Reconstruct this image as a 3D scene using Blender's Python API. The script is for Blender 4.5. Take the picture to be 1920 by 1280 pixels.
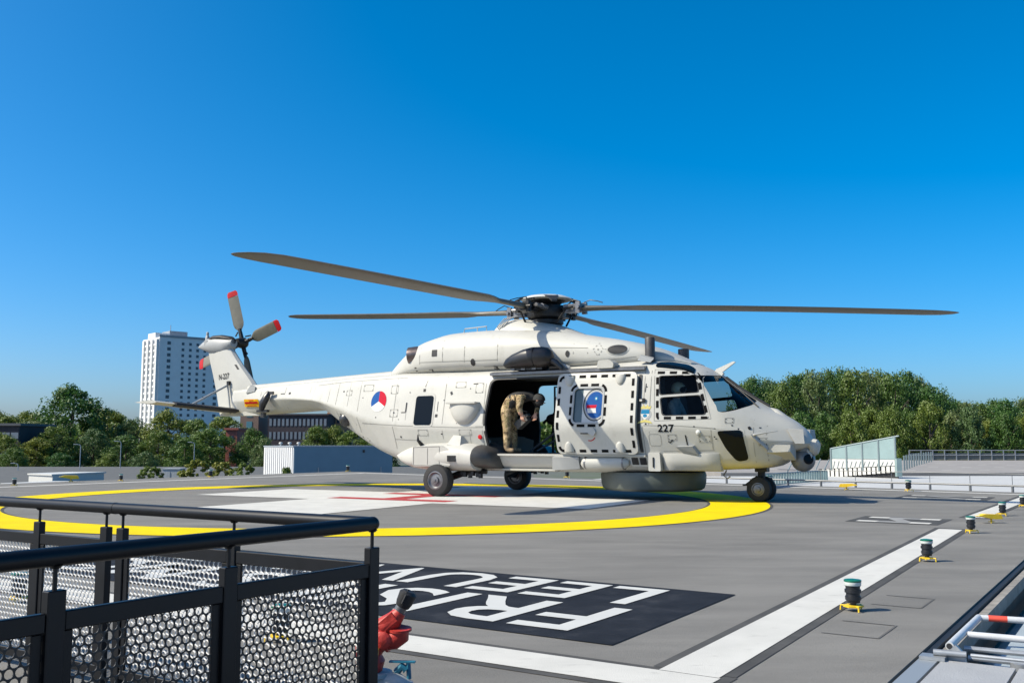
import bpy, bmesh, math, random
import numpy as np
from mathutils import Vector, Matrix
random.seed(7); rng = np.random.RandomState(7)
R = math.radians
for o in list(bpy.data.objects): bpy.data.objects.remove(o)
scn = bpy.context.scene
COL = scn.collection

# ------------------------------------------------------------------ camera, sky, sun, exposure
cd = bpy.data.cameras.new('camera'); cam = bpy.data.objects.new('camera', cd); COL.objects.link(cam)
cam.location = (0, 0, 1.08); cam.rotation_euler = (R(90 + 5.92), 0, 0)
cd.sensor_width = 36; cd.lens = 1823 / 1920 * 36; cd.clip_start = 0.05; cd.clip_end = 6000
scn.camera = cam
SUN_EL, SUN_AZ = 43.0, 14.0      # elevation; direction the shadows run, degrees from +X towards +Y
w = bpy.data.worlds.new('World'); scn.world = w; w.use_nodes = True
nt = w.node_tree; bg = nt.nodes['Background']
sky = nt.nodes.new('ShaderNodeTexSky'); sky.sky_type = 'NISHITA'; sky.sun_disc = False
sky.sun_elevation = R(SUN_EL); sky.sun_rotation = R(180 + 90 - SUN_AZ)
sky.altitude = 0; sky.air_density = 0.7; sky.dust_density = 2.0; sky.ozone_density = 6.0
hs = nt.nodes.new('ShaderNodeHueSaturation'); hs.inputs['Saturation'].default_value = 1.39; hs.inputs['Hue'].default_value = 0.49; hs.inputs['Value'].default_value = 0.91
nt.links.new(sky.outputs[0], hs.inputs['Color']); nt.links.new(hs.outputs[0], bg.inputs[0]); bg.inputs[1].default_value = 0.15
sl = bpy.data.lights.new('sun', 'SUN'); sun = bpy.data.objects.new('sun', sl); COL.objects.link(sun)
sl.energy = 4.3; sl.angle = R(0.5); sl.color = (1.0, 0.92, 0.745)
sd = Vector((-math.cos(R(SUN_AZ)) * math.cos(R(SUN_EL)), -math.sin(R(SUN_AZ)) * math.cos(R(SUN_EL)), math.sin(R(SUN_EL))))
sun.rotation_euler = sd.to_track_quat('Z', 'Y').to_euler(); sun.location = (-30, -10, 40)
vs = scn.view_settings; vs.view_transform = 'Standard'; vs.look = 'None'; vs.exposure = 0.6; vs.gamma = 1.0; vs.use_curve_mapping = False
scn.render.resolution_x, scn.render.resolution_y = 1024, 682

# ------------------------------------------------------------------ materials
MATS = {}
def mat(name, col, rough=0.6, metal=0.0, var=0.0, scale=3.0, bump=0.0, bscale=40.0, stretch=None, spec=0.5, coat=0.0, col2=None, dirt=None, dst=None):
    if name in MATS: return MATS[name]
    m = bpy.data.materials.new(name); m.use_nodes = True; t = m.node_tree; b = t.nodes['Principled BSDF']
    b.inputs['Roughness'].default_value = rough; b.inputs['Metallic'].default_value = metal
    b.inputs['Specular IOR Level'].default_value = spec; b.inputs['Coat Weight'].default_value = coat
    b.inputs['Base Color'].default_value = (*col, 1)
    tc = t.nodes.new('ShaderNodeTexCoord'); mp = t.nodes.new('ShaderNodeMapping')
    t.links.new(tc.outputs['Object'], mp.inputs[0])
    if stretch: mp.inputs['Scale'].default_value = stretch[:3]; mp.inputs['Rotation'].default_value = (0, 0, stretch[3] if len(stretch) > 3 else 0)
    if var or col2:
        n = t.nodes.new('ShaderNodeTexNoise'); n.inputs['Scale'].default_value = scale; n.inputs['Detail'].default_value = 6; n.inputs['Roughness'].default_value = .62
        t.links.new(mp.outputs[0], n.inputs['Vector'])
        r = t.nodes.new('ShaderNodeValToRGB'); r.color_ramp.elements[0].position = .34; r.color_ramp.elements[1].position = .66
        c1 = col2 if col2 else tuple(c * (1 - var) for c in col)
        c2 = col if col2 else tuple(min(1, c * (1 + var)) for c in col)
        r.color_ramp.elements[0].color = (*c1, 1); r.color_ramp.elements[1].color = (*c2, 1)
        t.links.new(n.outputs['Fac'], r.inputs[0]); out = r.outputs[0]
        if dirt:
            n2 = t.nodes.new('ShaderNodeTexNoise'); n2.inputs['Scale'].default_value = dirt[1]; n2.inputs['Detail'].default_value = 9; n2.inputs['Roughness'].default_value = .7
            mp2 = t.nodes.new('ShaderNodeMapping'); mp2.inputs['Scale'].default_value = dst or (1, 1, 1); t.links.new(tc.outputs['Object'], mp2.inputs[0]); t.links.new(mp2.outputs[0], n2.inputs['Vector'])
            r2 = t.nodes.new('ShaderNodeValToRGB'); r2.color_ramp.elements[0].position = dirt[2]; r2.color_ramp.elements[1].position = dirt[2] + .16
            r2.color_ramp.elements[0].color = (0, 0, 0, 1); r2.color_ramp.elements[1].color = (dirt[3],) * 3 + (1,)
            t.links.new(n2.outputs['Fac'], r2.inputs[0])
            mx = t.nodes.new('ShaderNodeMix'); mx.data_type = 'RGBA'; mx.inputs[7].default_value = (*dirt[0], 1)
            t.links.new(r2.outputs[0], mx.inputs[0]); t.links.new(out, mx.inputs[6]); out = mx.outputs[2]
        t.links.new(out, b.inputs['Base Color'])
        rr = t.nodes.new('ShaderNodeMapRange'); rr.inputs[3].default_value = rough * .85; rr.inputs[4].default_value = min(1, rough * 1.2)
        t.links.new(n.outputs['Fac'], rr.inputs[0]); t.links.new(rr.outputs[0], b.inputs['Roughness'])
    if bump:
        n3 = t.nodes.new('ShaderNodeTexNoise'); n3.inputs['Scale'].default_value = bscale; n3.inputs['Detail'].default_value = 4
        t.links.new(mp.outputs[0], n3.inputs['Vector'])
        bp = t.nodes.new('ShaderNodeBump'); bp.inputs['Strength'].default_value = bump; bp.inputs['Distance'].default_value = .02
        t.links.new(n3.outputs['Fac'], bp.inputs['Height']); t.links.new(bp.outputs[0], b.inputs['Normal'])
    MATS[name] = m; return m
def glass(name, tint, refl=1.5, rough=.02):
    if name in MATS: return MATS[name]
    m = bpy.data.materials.new(name); m.use_nodes = True; t = m.node_tree; t.nodes.remove(t.nodes['Principled BSDF'])
    out = t.nodes['Material Output']; tr = t.nodes.new('ShaderNodeBsdfTransparent'); tr.inputs[0].default_value = (*tint, 1)
    gl = t.nodes.new('ShaderNodeBsdfGlossy'); gl.inputs['Roughness'].default_value = rough
    fr = t.nodes.new('ShaderNodeFresnel'); fr.inputs[0].default_value = refl
    mx = t.nodes.new('ShaderNodeMixShader'); t.links.new(fr.outputs[0], mx.inputs[0]); t.links.new(tr.outputs[0], mx.inputs[1]); t.links.new(gl.outputs[0], mx.inputs[2])
    t.links.new(mx.outputs[0], out.inputs[0]); MATS[name] = m; return m
def leafmat(name, col, col2):
    if name in MATS: return MATS[name]
    m = bpy.data.materials.new(name); m.use_nodes = True; t = m.node_tree; b = t.nodes['Principled BSDF']; b.inputs['Roughness'].default_value = .55
    oi = t.nodes.new('ShaderNodeObjectInfo'); tc = t.nodes.new('ShaderNodeTexCoord')
    n = t.nodes.new('ShaderNodeTexNoise'); n.inputs['Scale'].default_value = .9; n.inputs['Detail'].default_value = 5
    t.links.new(tc.outputs['Object'], n.inputs[0])
    r = t.nodes.new('ShaderNodeValToRGB'); r.color_ramp.elements[0].position = .3; r.color_ramp.elements[1].position = .7
    r.color_ramp.elements[0].color = (*col2, 1); r.color_ramp.elements[1].color = (*col, 1); t.links.new(n.outputs['Fac'], r.inputs[0])
    h = t.nodes.new('ShaderNodeHueSaturation'); mr = t.nodes.new('ShaderNodeMapRange'); mr.inputs[3].default_value = .47; mr.inputs[4].default_value = .525
    t.links.new(oi.outputs['Random'], mr.inputs[0]); t.links.new(mr.outputs[0], h.inputs['Hue']); t.links.new(r.outputs[0], h.inputs['Color'])
    mv = t.nodes.new('ShaderNodeMapRange'); mv.inputs[3].default_value = 1.15; mv.inputs[4].default_value = .85
    t.links.new(oi.outputs['Random'], mv.inputs[0]); t.links.new(mv.outputs[0], h.inputs['Value'])
    t.links.new(h.outputs[0], b.inputs['Base Color'])
    tl = t.nodes.new('ShaderNodeBsdfTranslucent'); t.links.new(h.outputs[0], tl.inputs[0])
    mx = t.nodes.new('ShaderNodeMixShader'); mx.inputs[0].default_value = .3; o = t.nodes['Material Output']
    t.links.new(b.outputs[0], mx.inputs[1]); t.links.new(tl.outputs[0], mx.inputs[2]); t.links.new(mx.outputs[0], o.inputs[0])
    MATS[name] = m; return m

PAINT = mat('helicopter_paint', (.44, .431, .392), .45, var=.06, scale=1.1, spec=.35, dirt=((.24, .225, .18), 2.6, .57, .30), dst=(1.3, 1.3, .5), bump=.10, bscale=4.5)
PAINT2 = mat('helicopter_panel_paint', (.415, .406, .368), .5, var=.06, scale=2, spec=.35, dirt=((.24, .225, .18), 4, .60, .2), dst=(1.6, 1.6, .5))
PAINTG = mat('grey_composite', (.30, .305, .30), .5, var=.06, scale=4)
BLACK = mat('black_rubber', (.012, .012, .013), .6, var=.2, scale=20)
DARK = mat('dark_interior', (.018, .018, .02), .8, var=.3, scale=6)
DKMETAL = mat('dark_metal', (.022, .022, .023), .45, .5, var=.3, scale=18)
GREYMETAL = mat('grey_metal', (.17, .17, .175), .4, .7, var=.15, scale=12)
BLADE = mat('rotor_blade_skin', (.095, .085, .066), .5, var=.12, scale=5)
RADOME = mat('radome_green_grey', (.085, .098, .086), .5, var=.08, scale=3)
TYRE = mat('tyre_rubber', (.018, .018, .018), .75, var=.25, scale=14)
RED = mat('red_paint', (.40, .010, .014), .5, var=.1, scale=6, spec=.15)
FLAGRED = mat('flag_red', (.42, .006, .024), .6, var=.08, scale=9, spec=.12); FLAGBLUE = mat('flag_blue', (.008, .07, .25), .6, var=.08, scale=9, spec=.12); MARK = mat('marking_black', (.006, .006, .006), .7, var=.3, scale=14, spec=.08); WHITE = mat('white_paint', (.52, .515, .48), .5, var=.03, scale=4)
YELLOW = mat('sticker_yellow', (.60, .32, .006), .6, spec=.12); CREAM = mat('crest_yellow', (.52, .45, .15), .6, spec=.12); CYAN = mat('crest_blue', (.012, .17, .32), .6, spec=.12)
GLASS = glass('aircraft_glass', (.56, .64, .68), 1.22); DGLASS = mat('dark_glass', (.003, .006, .010), .06, spec=.10)
DECKM = mat('helideck_grey', (.172, .166, .154), .8, spec=.12, var=.15, scale=1.1, stretch=(.45, 1.5, 1, R(-33)), bump=.35, bscale=160, dirt=((.225, .217, .198), .9, .52, .5), dst=(.7, 1.2, 1))
JOINT = mat('helideck_joint', (.112, .109, .104), .8, spec=.1)
DECKB = mat('helideck_dark_border', (.07, .069, .067), .8, var=.2, scale=3, spec=.12)
LWHITE = mat('line_white', (.50, .49, .455), .75, var=.06, scale=2.5, spec=.12, bump=.2, bscale=150, dirt=((.22, .215, .20), 9, .585, .6), dst=(.6, 1.5, 1))
LYELLOW = mat('line_yellow', (.66, .50, .002), .75, var=.07, scale=2.0, spec=.1, bump=.2, bscale=150, dirt=((.36, .27, .02), 7, .59, .5), dst=(.6, 1.5, 1))
LRED = mat('line_red', (.34, .05, .052), .8, var=.15, scale=4, spec=.1, dirt=((.4, .2, .18), 8, .57, .6))
LBLACK = mat('line_black', (.014, .016, .021), .8, var=.3, scale=3, spec=.15, bump=.2, bscale=150, dirt=((.045, .046, .05), 3, .55, .6))
RAILM = mat('black_powder_coat', (.004, .0045, .006), .4, var=.2, scale=9, spec=.28)
GALV = mat('galvanised_steel', (.33, .345, .36), .45, .55, var=.12, scale=8)
SEAM = mat('panel_seam', (.24, .232, .205), .7); SEAL_SHADE = mat('rubber_seal_and_shade', (.02, .02, .02), .6)

# ------------------------------------------------------------------ mesh helpers
class MB:
    def __init__(s): s.V = []; s.F = []; s.M = []
    def add(s, V, F, m=0):
        k = len(s.V); s.V += [tuple(map(float, v)) for v in V]; s.F += [tuple(i + k for i in f) for f in F]; s.M += [m] * len(F); return s
    def box(s, c, d, rot=None, m=0):
        hx, hy, hz = d[0] / 2, d[1] / 2, d[2] / 2
        P = [Vector((x, y, z)) for x in (-hx, hx) for y in (-hy, hy) for z in (-hz, hz)]
        if rot is not None: P = [rot @ p for p in P]
        c = Vector(c)
        return s.add([p + c for p in P], [(0, 1, 3, 2), (4, 6, 7, 5), (0, 4, 5, 1), (2, 3, 7, 6), (0, 2, 6, 4), (1, 5, 7, 3)], m)
    def rings(s, rings, cap=True, closed=True, m=0):
        n = len(rings[0]); V = [p for r in rings for p in r]; F = []
        for i in range(len(rings) - 1):
            for j in range(n if closed else n - 1):
                a = i * n + j; b = i * n + (j + 1) % n; F.append((a, b, b + n, a + n))
        if cap: F.append(tuple(range(n - 1, -1, -1))); F.append(tuple((len(rings) - 1) * n + j for j in range(n)))
        return s.add(V, F, m)
    def tube(s, pts, r, n=10, m=0, cap=True):
        pts = [Vector(p) for p in pts]; rr = r if isinstance(r, (list, tuple)) else [r] * len(pts); out = []; up = None
        for i, p in enumerate(pts):
            d = (pts[min(i + 1, len(pts) - 1)] - pts[max(i - 1, 0)]).normalized()
            if up is None: up = Vector((0, 0, 1)) if abs(d.z) < .9 else Vector((1, 0, 0))
            a = d.cross(up).normalized(); b = a.cross(d).normalized(); up = b
            out.append([p + (a * math.cos(2 * math.pi * k / n) + b * math.sin(2 * math.pi * k / n)) * rr[i] for k in range(n)])
        return s.rings(out, cap, True, m)
    def lathe(s, c, axis, prof, n=24, m=0, cap=True):        # prof: (distance along axis, radius)
        ax = Vector(axis).normalized(); a = ax.orthogonal().normalized(); b = ax.cross(a); c = Vector(c)
        return s.rings([[c + ax * h + (a * math.cos(2 * math.pi * k / n) + b * math.sin(2 * math.pi * k / n)) * max(r, 1e-4) for k in range(n)] for h, r in prof], cap, True, m)
    def ball(s, c, r, n=16, k=10, m=0):
        r = (r, r, r) if not isinstance(r, (list, tuple)) else r; c = Vector(c)
        return s.rings([[c + Vector((r[0] * math.sin(t) * math.cos(p), r[1] * math.sin(t) * math.sin(p), r[2] * math.cos(t))) for p in [2 * math.pi * q / n for q in range(n)]]
                        for t in [.02 + (math.pi - .04) * i / k for i in range(k + 1)]], True, True, m)
    def prism(s, poly, fn, a, b, m=0):             # poly of 2D points, fn(p, q, depth)
        n = len(poly); V = [fn(*p, a) for p in poly] + [fn(*p, b) for p in poly]
        F = [tuple(range(n)), tuple(range(2 * n - 1, n - 1, -1))] + [(i, i + n, (i + 1) % n + n, (i + 1) % n) for i in range(n)]
        return s.add(V, F, m)
    def quad(s, *P, m=0): return s.add(P, [tuple(range(len(P)))], m)
    def mesh(s, name, mats, smooth=35, fix=True):
        me = bpy.data.meshes.new(name); me.from_pydata(s.V, [], s.F)
        for mm in (mats if isinstance(mats, (list, tuple)) else [mats]): me.materials.append(mm)
        if any(s.M): me.polygons.foreach_set('material_index', s.M)
        if fix:
            bm = bmesh.new(); bm.from_mesh(me); bmesh.ops.recalc_face_normals(bm, faces=bm.faces); bm.to_mesh(me); bm.free()
        if smooth: me.shade_smooth(); me.set_sharp_from_angle(angle=R(smooth))
        return me
    def build(s, name, mats, parent=None, smooth=35, fix=True, loc=None): return link(name, s.mesh(name, mats, smooth, fix), parent, loc)
def link(name, me, parent=None, loc=None):
    o = bpy.data.objects.new(name, me); COL.objects.link(o)
    if parent: o.parent = parent
    if loc: o.location = loc
    return o
def tag(o, label=None, cat=None, group=None, kind=None):
    if label: o['label'] = label
    if cat: o['category'] = cat
    if group: o['group'] = group
    if kind: o['kind'] = kind
    return o
def empty(name, loc=(0, 0, 0), rz=0, label=None, cat=None, group=None):
    o = bpy.data.objects.new(name, None); COL.objects.link(o); o.location = loc; o.rotation_euler = (0, 0, rz); o.empty_display_size = .2
    return tag(o, label, cat, group)
def copy_tree(o, parent=None):
    c = o.copy(); COL.objects.link(c); c.parent = parent
    for ch in list(o.children): copy_tree(ch, c)
    return c
def pchip(xs, ys):
    xs = np.array(xs, float); ys = np.array(ys, float); h = np.diff(xs); d = np.diff(ys) / h; m = np.zeros_like(xs)
    m[0], m[-1] = d[0], d[-1]
    for i in range(1, len(xs) - 1):
        if d[i - 1] * d[i] > 0:
            w1, w2 = 2 * h[i] + h[i - 1], h[i] + 2 * h[i - 1]; m[i] = (w1 + w2) / (w1 / d[i - 1] + w2 / d[i])
    def f(x):
        x = min(max(x, xs[0]), xs[-1]); i = min(max(int(np.searchsorted(xs, x)) - 1, 0), len(h) - 1); t = (x - xs[i]) / h[i]
        return float(ys[i] * (1 + 2 * t) * (1 - t) ** 2 + h[i] * m[i] * t * (1 - t) ** 2 + ys[i + 1] * t * t * (3 - 2 * t) + h[i] * m[i + 1] * t * t * (t - 1))
    return f
def rrect(x0, y0, x1, y1, r, n=5):
    P = []
    for cx, cy, a in ((x1 - r, y1 - r, 0), (x0 + r, y1 - r, 90), (x0 + r, y0 + r, 180), (x1 - r, y0 + r, 270)):
        P += [(cx + r * math.cos(R(a + 90 * i / n)), cy + r * math.sin(R(a + 90 * i / n))) for i in range(n + 1)]
    return P
def rpoly(P, r, n=4):                                # rounded corners
    out = []
    for i, p in enumerate(P):
        p = Vector(p); a = Vector(P[i - 1]) - p; b = Vector(P[(i + 1) % len(P)]) - p
        t = min(r, a.length * .45, b.length * .45); A = p + a.normalized() * t; B = p + b.normalized() * t
        for k in range(n + 1):
            s = k / n; q = A * (1 - s) ** 2 + p * 2 * s * (1 - s) + B * s * s; out.append((q.x, q.y))
    return out
def filled(loops, step=.12):                         # 2D loops (outer, holes) -> bmesh, cut into a fine net
    bm = bmesh.new(); E = []
    for L in loops:
        vs_ = [bm.verts.new((x, y, 0)) for x, y in L]; E += [bm.edges.new((vs_[i], vs_[(i + 1) % len(vs_)])) for i in range(len(vs_))]
    bmesh.ops.triangle_fill(bm, use_beauty=True, use_dissolve=False, edges=E)
    netcut(bm, step); return bm
def netcut(bm, step):
    if not step: return
    xs = [v.co.x for v in bm.verts]; ys = [v.co.y for v in bm.verts]
    for lo, hi, n in ((min(xs), max(xs), Vector((1, 0, 0))), (min(ys), max(ys), Vector((0, 1, 0)))):
        k = lo + step
        while k < hi - 1e-3:
            bmesh.ops.bisect_plane(bm, geom=bm.verts[:] + bm.edges[:] + bm.faces[:], plane_co=n * k, plane_no=n, dist=1e-5); k += step
def text_bm(txt, size, bold=0.0, sx=1.0):
    c = bpy.data.curves.new('t', 'FONT'); c.body = txt; c.size = size; c.offset = bold; c.resolution_u = 3
    o = bpy.data.objects.new('t', c); COL.objects.link(o); dg = bpy.context.evaluated_depsgraph_get()
    me = bpy.data.meshes.new_from_object(o.evaluated_get(dg)); bm = bmesh.new(); bm.from_mesh(me)
    bpy.data.objects.remove(o); bpy.data.curves.remove(c); bpy.data.meshes.remove(me)
    for v in bm.verts: v.co.x *= sx
    return bm
def bm_obj(name, bm, mats, parent=None, smooth=35, fix=False):
    if fix: bmesh.ops.recalc_face_normals(bm, faces=bm.faces)
    me = bpy.data.meshes.new(name); bm.to_mesh(me); bm.free()
    for mm in (mats if isinstance(mats, (list, tuple)) else [mats]): me.materials.append(mm)
    if smooth: me.shade_smooth(); me.set_sharp_from_angle(angle=R(smooth))
    return link(name, me, parent)
def evaluated(o):
    dg = bpy.context.evaluated_depsgraph_get(); dg.update(); return bpy.data.meshes.new_from_object(o.evaluated_get(dg))

# ------------------------------------------------------------------ the setting: ground, roofs, helideck
D1 = Vector((-.836, .549, 0)); D2 = Vector((.549, .836, 0)); AZ = math.atan2(.549, -.836)
def ab(a, b, z=0): p = D1 * a + D2 * b; return (p.x, p.y, z)
GROUND = -5.0
gm = mat('ground_grass_asphalt', (.075, .095, .045), .9, var=.3, scale=.06, col2=(.11, .11, .10))
m = MB(); m.quad((-3000, -400, GROUND), (3000, -400, GROUND), (3000, 4500, GROUND), (-3000, 4500, GROUND)); tag(m.build('ground', gm, smooth=0, fix=False), kind='structure')
wr = mat('white_roof_membrane', (.42, .42, .41), .8, var=.05, scale=.6, dirt=((.3, .3, .29), .8, .6, .4))
m = MB(); m.prism([(-48, -30), (-48, 105), (25.6, 52), (25.6, -30)], lambda a, b, z: ab(a, b, z), -.9, -2.9); tag(m.build('hospital_roof', wr, smooth=0), kind='structure')
pk = mat('parking_asphalt', (.25, .232, .215), .9, var=.1, scale=.5)
m = MB(); m.box((45, 82.5, -1.8), (64, 43, 2)); parking = tag(m.build('parking_deck', pk, smooth=0), kind='structure')
for i in range(4):
    for k in range(14):
        m = MB(); x0 = 24 + k * 2.5; y0 = 66 + i * 8
        m.quad((x0, y0, -.796), (x0 + 1.0, y0 + .5, -.796), (x0 + 1.0, y0 + .85, -.796), (x0, y0 + .35, -.796)); m.build('parking_line', LWHITE, parking, 0, False)
gr = mat('gravel_roof', (.085, .085, .08), .95, var=.2, scale=1.5)
m = MB(); m.box((-50, 68, -3.1), (104, 114, 2.2)); tag(m.build('lower_roof', gr, smooth=0), kind='structure')

DK = [(1.07, -4), (1.07, 23.7), (25.4, 27.3), (25.4, -4)]
m = MB(); m.prism(DK, lambda a, b, z: ab(a, b, z), 0, -.42); deck = tag(m.build('helideck', DECKM, smooth=0), kind='structure')
def strip(name, P, mt, z, parent=None, n=1):          # quad sheet lying on the deck from (a, b) corners
    m = MB(); m.quad(*[ab(a, b, z) for a, b in P]); return m.build(name, mt, parent or deck, 0, False)
# white border square: near line, right line (broken by the letters), far and left lines
strip('border_edge', [(1.66, 3.98), (1.66, 4.42), (23.1, 4.42), (23.1, 3.98)], DECKB, .003)
strip('border_line', [(1.72, 4.04), (1.72, 4.36), (23.0, 4.36), (23.0, 4.04)], LWHITE, .006)
strip('border_edge', [(1.67, 4.425), (2.09, 4.425), (2.385, 13.42), (1.975, 13.42)], DECKB, .0035)
strip('border_line', [(1.73, 4.365), (2.03, 4.365), (2.31, 13.25), (2.04, 13.25)], LWHITE, .0065)
strip('border_edge', [(2.0, 15.4), (2.42, 15.4), (2.36, 22.3), (1.92, 22.3)], DECKB, .003)
strip('border_line', [(2.08, 15.5), (2.35, 15.5), (2.26, 22.3), (2.0, 22.3)], LWHITE, .006)
strip('border_line', [(2.3, 22.7), (2.3, 23.0), (23.6, 26.3), (23.6, 26.0)], LWHITE, .006)
strip('border_line', [(23.2, 5.0), (23.5, 5.0), (23.5, 26.0), (23.2, 26.0)], LWHITE, .006)
# right-hand deck trim, small cable hatches beside the lamps
for a0, b0 in ((1.33, 5.72), (1.33, 6.9)):
    for P in ([(a0, b0), (a0, b0 + .016), (a0 + .32, b0 + .016), (a0 + .32, b0)], [(a0, b0 + .45), (a0, b0 + .466), (a0 + .32, b0 + .466), (a0 + .32, b0 + .45)],
              [(a0, b0 + .017), (a0, b0 + .449), (a0 + .012, b0 + .449), (a0 + .012, b0 + .017)]): strip('hatch_joint', P, JOINT, .003)
CA, CB = 12.4, 14.1
def arc(name, r0, r1, mt, z, n=120):
    m = MB()
    m.rings([[ab(CA + r * math.cos(t), CB + r * math.sin(t), z) for t in [2 * math.pi * i / n for i in range(n)]] for r in (r0, r1)], False)
    return m.build(name, mt, deck, 0, False)
arc('circle_edge', 6.2, 7.31, DECKB, .003); arc('touchdown_circle', 6.25, 7.26, LYELLOW, .006)
ca, cb = 12.3, 15.15; th = R(-4); arm, hw_ = 4.45, 1.42
def rot2(x, y): return (ca + x * math.cos(th) - y * math.sin(th), cb + x * math.sin(th) + y * math.cos(th))
cross = [(-hw_, -arm), (hw_, -arm), (hw_, -hw_), (arm, -hw_), (arm, hw_), (hw_, hw_), (hw_, arm), (-hw_, arm), (-hw_, hw_), (-arm, hw_), (-arm, -hw_), (-hw_, -hw_)]
bm = filled([[rot2(*p) for p in cross]], 0)
for v in bm.verts: v.co = ab(v.co.x, v.co.y, .006)
bm_obj('hospital_cross', bm, LWHITE, deck, 0)
for nm, P in (('letter_h_stroke', [(-1.45, -1.05), (1.3, -1.05), (1.3, -.6), (-1.45, -.6)]), ('letter_h_stroke', [(-1.45, .75), (1.3, .75), (1.3, 1.2), (-1.45, 1.2)]), ('letter_h_bar', [(-.25, -.6), (.25, -.6), (.25, .75), (-.25, .75)])):
    strip(nm, [rot2(*p) for p in P], LRED, .009)
# black name panel with white lettering
strip('name_panel', [(2.48, 4.75), (2.55, 6.78), (9.6, 6.84), (9.6, 4.78)], LBLACK, .005)
def decktext(txt, a0, base, cap, sx, name):
    bm = text_bm(txt, cap / .727, .012, sx)
    for v in bm.verts: v.co = ab(a0 + v.co.x, base - v.co.y, .009)
    bm_obj(name, bm, WHITE, deck, 0)
decktext('FRISIUS MC', 2.80, 5.78, .87, .92, 'hospital_name'); decktext('LEEUWARDEN', 2.95, 6.67, .75, .92, 'town_name')
# two small letters near the right border, white ends with worn grey middles
WORN = mat('line_worn', (.25, .25, .245), .8, var=.15, scale=3, spec=.1)
def letter(a0, b0, a1, b1):
    strip('marking_plate', [(a0 - .12, b0 - .1), (a0 - .12, b1 + .12), (a1 + .12, b1 + .12), (a1 + .12, b0 - .1)], DECKB, .003)
    for bb in (b0, b1 - .22):
        strip('letter_stroke', [(a0, bb), (a0, bb + .22), (a0 + .26, bb + .22), (a0 + .26, bb)], LWHITE, .006)
        strip('letter_stroke', [(a1 - .26, bb), (a1 - .26, bb + .22), (a1, bb + .22), (a1, bb)], LWHITE, .006)
        strip('worn_stroke', [(a0 + .26, bb), (a0 + .26, bb + .22), (a1 - .26, bb + .22), (a1 - .26, bb)], WORN, .006)
    strip('worn_stroke', [(a0 + .26, b0 + .22), (a0 + .46, b0 + .22), (a1 - .26, b1 - .22), (a1 - .46, b1 - .22)], WORN, .0075)
letter(2.55, 13.95, 3.5, 14.9); letter(2.8, 20.3, 4.2, 21.4)

# ------------------------------------------------------------------ helicopter
HX, HY, PSI = -.675, 21.12, 30.2
HELI = empty('helicopter', (HX, HY, 0), R(-PSI), 'pale grey naval helicopter numbered 227 parked on the helideck', 'helicopter')
def hw2w(u, v, z): c, s = math.cos(R(PSI)), math.sin(R(PSI)); return (HX + c * u + s * v, HY - s * u + c * v, z)
T = np.array([  # u, zb, wb, zc, wc, zs, ws, zt
    [-7.3, 1.74, .13, 2.10, .22, 2.36, .17, 2.42], [-5.4, 1.79, .22, 2.12, .46, 2.45, .33, 2.50], [-4.3, 1.84, .38, 2.06, .68, 2.48, .50, 2.54],
    [-4.05, 1.80, .44, 2.03, .74, 2.49, .56, 2.55], [-3.3, 1.43, .62, 1.86, .94, 2.51, .74, 2.57], [-2.0, .82, .86, 1.52, 1.18, 2.52, .97, 2.60], [-.85, .53, 1.0, 1.40, 1.30, 2.49, 1.09, 2.64],
    [.5, .49, 1.06, 1.37, 1.34, 2.45, 1.13, 2.66], [2.4, .49, 1.06, 1.37, 1.34, 2.47, 1.13, 2.68], [4.2, .51, 1.05, 1.38, 1.33, 2.50, 1.11, 2.70],
    [4.9, .55, .99, 1.36, 1.25, 2.41, 1.02, 2.58], [5.25, .56, .93, 1.34, 1.18, 2.24, .985, 2.44], [5.6, .58, .86, 1.30, 1.08, 1.80, 1.00, 2.18],
    [6.0, .60, .73, 1.22, .93, 1.56, .85, 1.90], [6.35, .63, .57, 1.13, .76, 1.40, .66, 1.69], [6.58, .74, .44, 1.10, .61, 1.33, .51, 1.57], [6.72, .90, .36, 1.10, .50, 1.28, .42, 1.49], [6.95, .97, .19, 1.06, .29, 1.18, .23, 1.30], [7.06, 1.02, .05, 1.06, .09, 1.09, .07, 1.12]])
FC = [pchip(T[:, 0], T[:, i]) for i in range(1, 8)]
def sect(u):
    zb, wb, zc, wc, zs, ws, zt = [f(u) for f in FC]
    C = [(0, zb), (wb, zb + .02), (wc, zc), (ws, zs), (ws * .62, zs + .74 * (zt - zs)), (0, zt)]; fr = [0, .3, .10, .28, .4, 0]
    out = [C[0]]
    for i in range(1, 5):
        p = np.array(C[i]); a = p + (np.array(C[i - 1]) - p) * fr[i]; b = p + (np.array(C[i + 1]) - p) * fr[i]
        for s in (0, .25, .5, .75, 1): q = a * (1 - s) ** 2 + p * 2 * s * (1 - s) + b * s * s; out.append((q[0], q[1]))
    out.append(C[5]); return out
def hw(u, z):
    S = sect(u); return float(np.interp(z, [p[1] for p in S], [p[0] for p in S]))
def usurf(v, z):
    lo, hi = 4.0, 7.05
    for _ in range(26):
        mid = (lo + hi) / 2
        if z < FC[6](mid) and hw(mid, z) > abs(v): lo = mid
        else: hi = mid
    return lo
def ring(u): S = sect(u); return [(u, -p[0], p[1]) for p in S] + [(u, p[0], p[1]) for p in reversed(S[1:-1])]
us = sorted(set(list(np.linspace(-4.2, 3.6, 36)) + list(np.linspace(3.6, 6.9, 34)) + [6.95, 7.0, 7.04, 7.06]))
m = MB(); m.rings([ring(u) for u in us]); fus = m.build('fuselage', [PAINT, DARK], HELI)
m = MB(); m.rings([ring(u) for u in np.linspace(-7.3, -4.203, 14)]); m.build('tail_boom', PAINT, HELI)
def cutter(m):
    m.M = [1] * len(m.F); o = m.build('cutter', [PAINT, DARK], None, 0); o.location = fus.location; o.parent = HELI; return o
cuts = []
m = MB(); rr = []                                     # cabin and cockpit space
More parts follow.
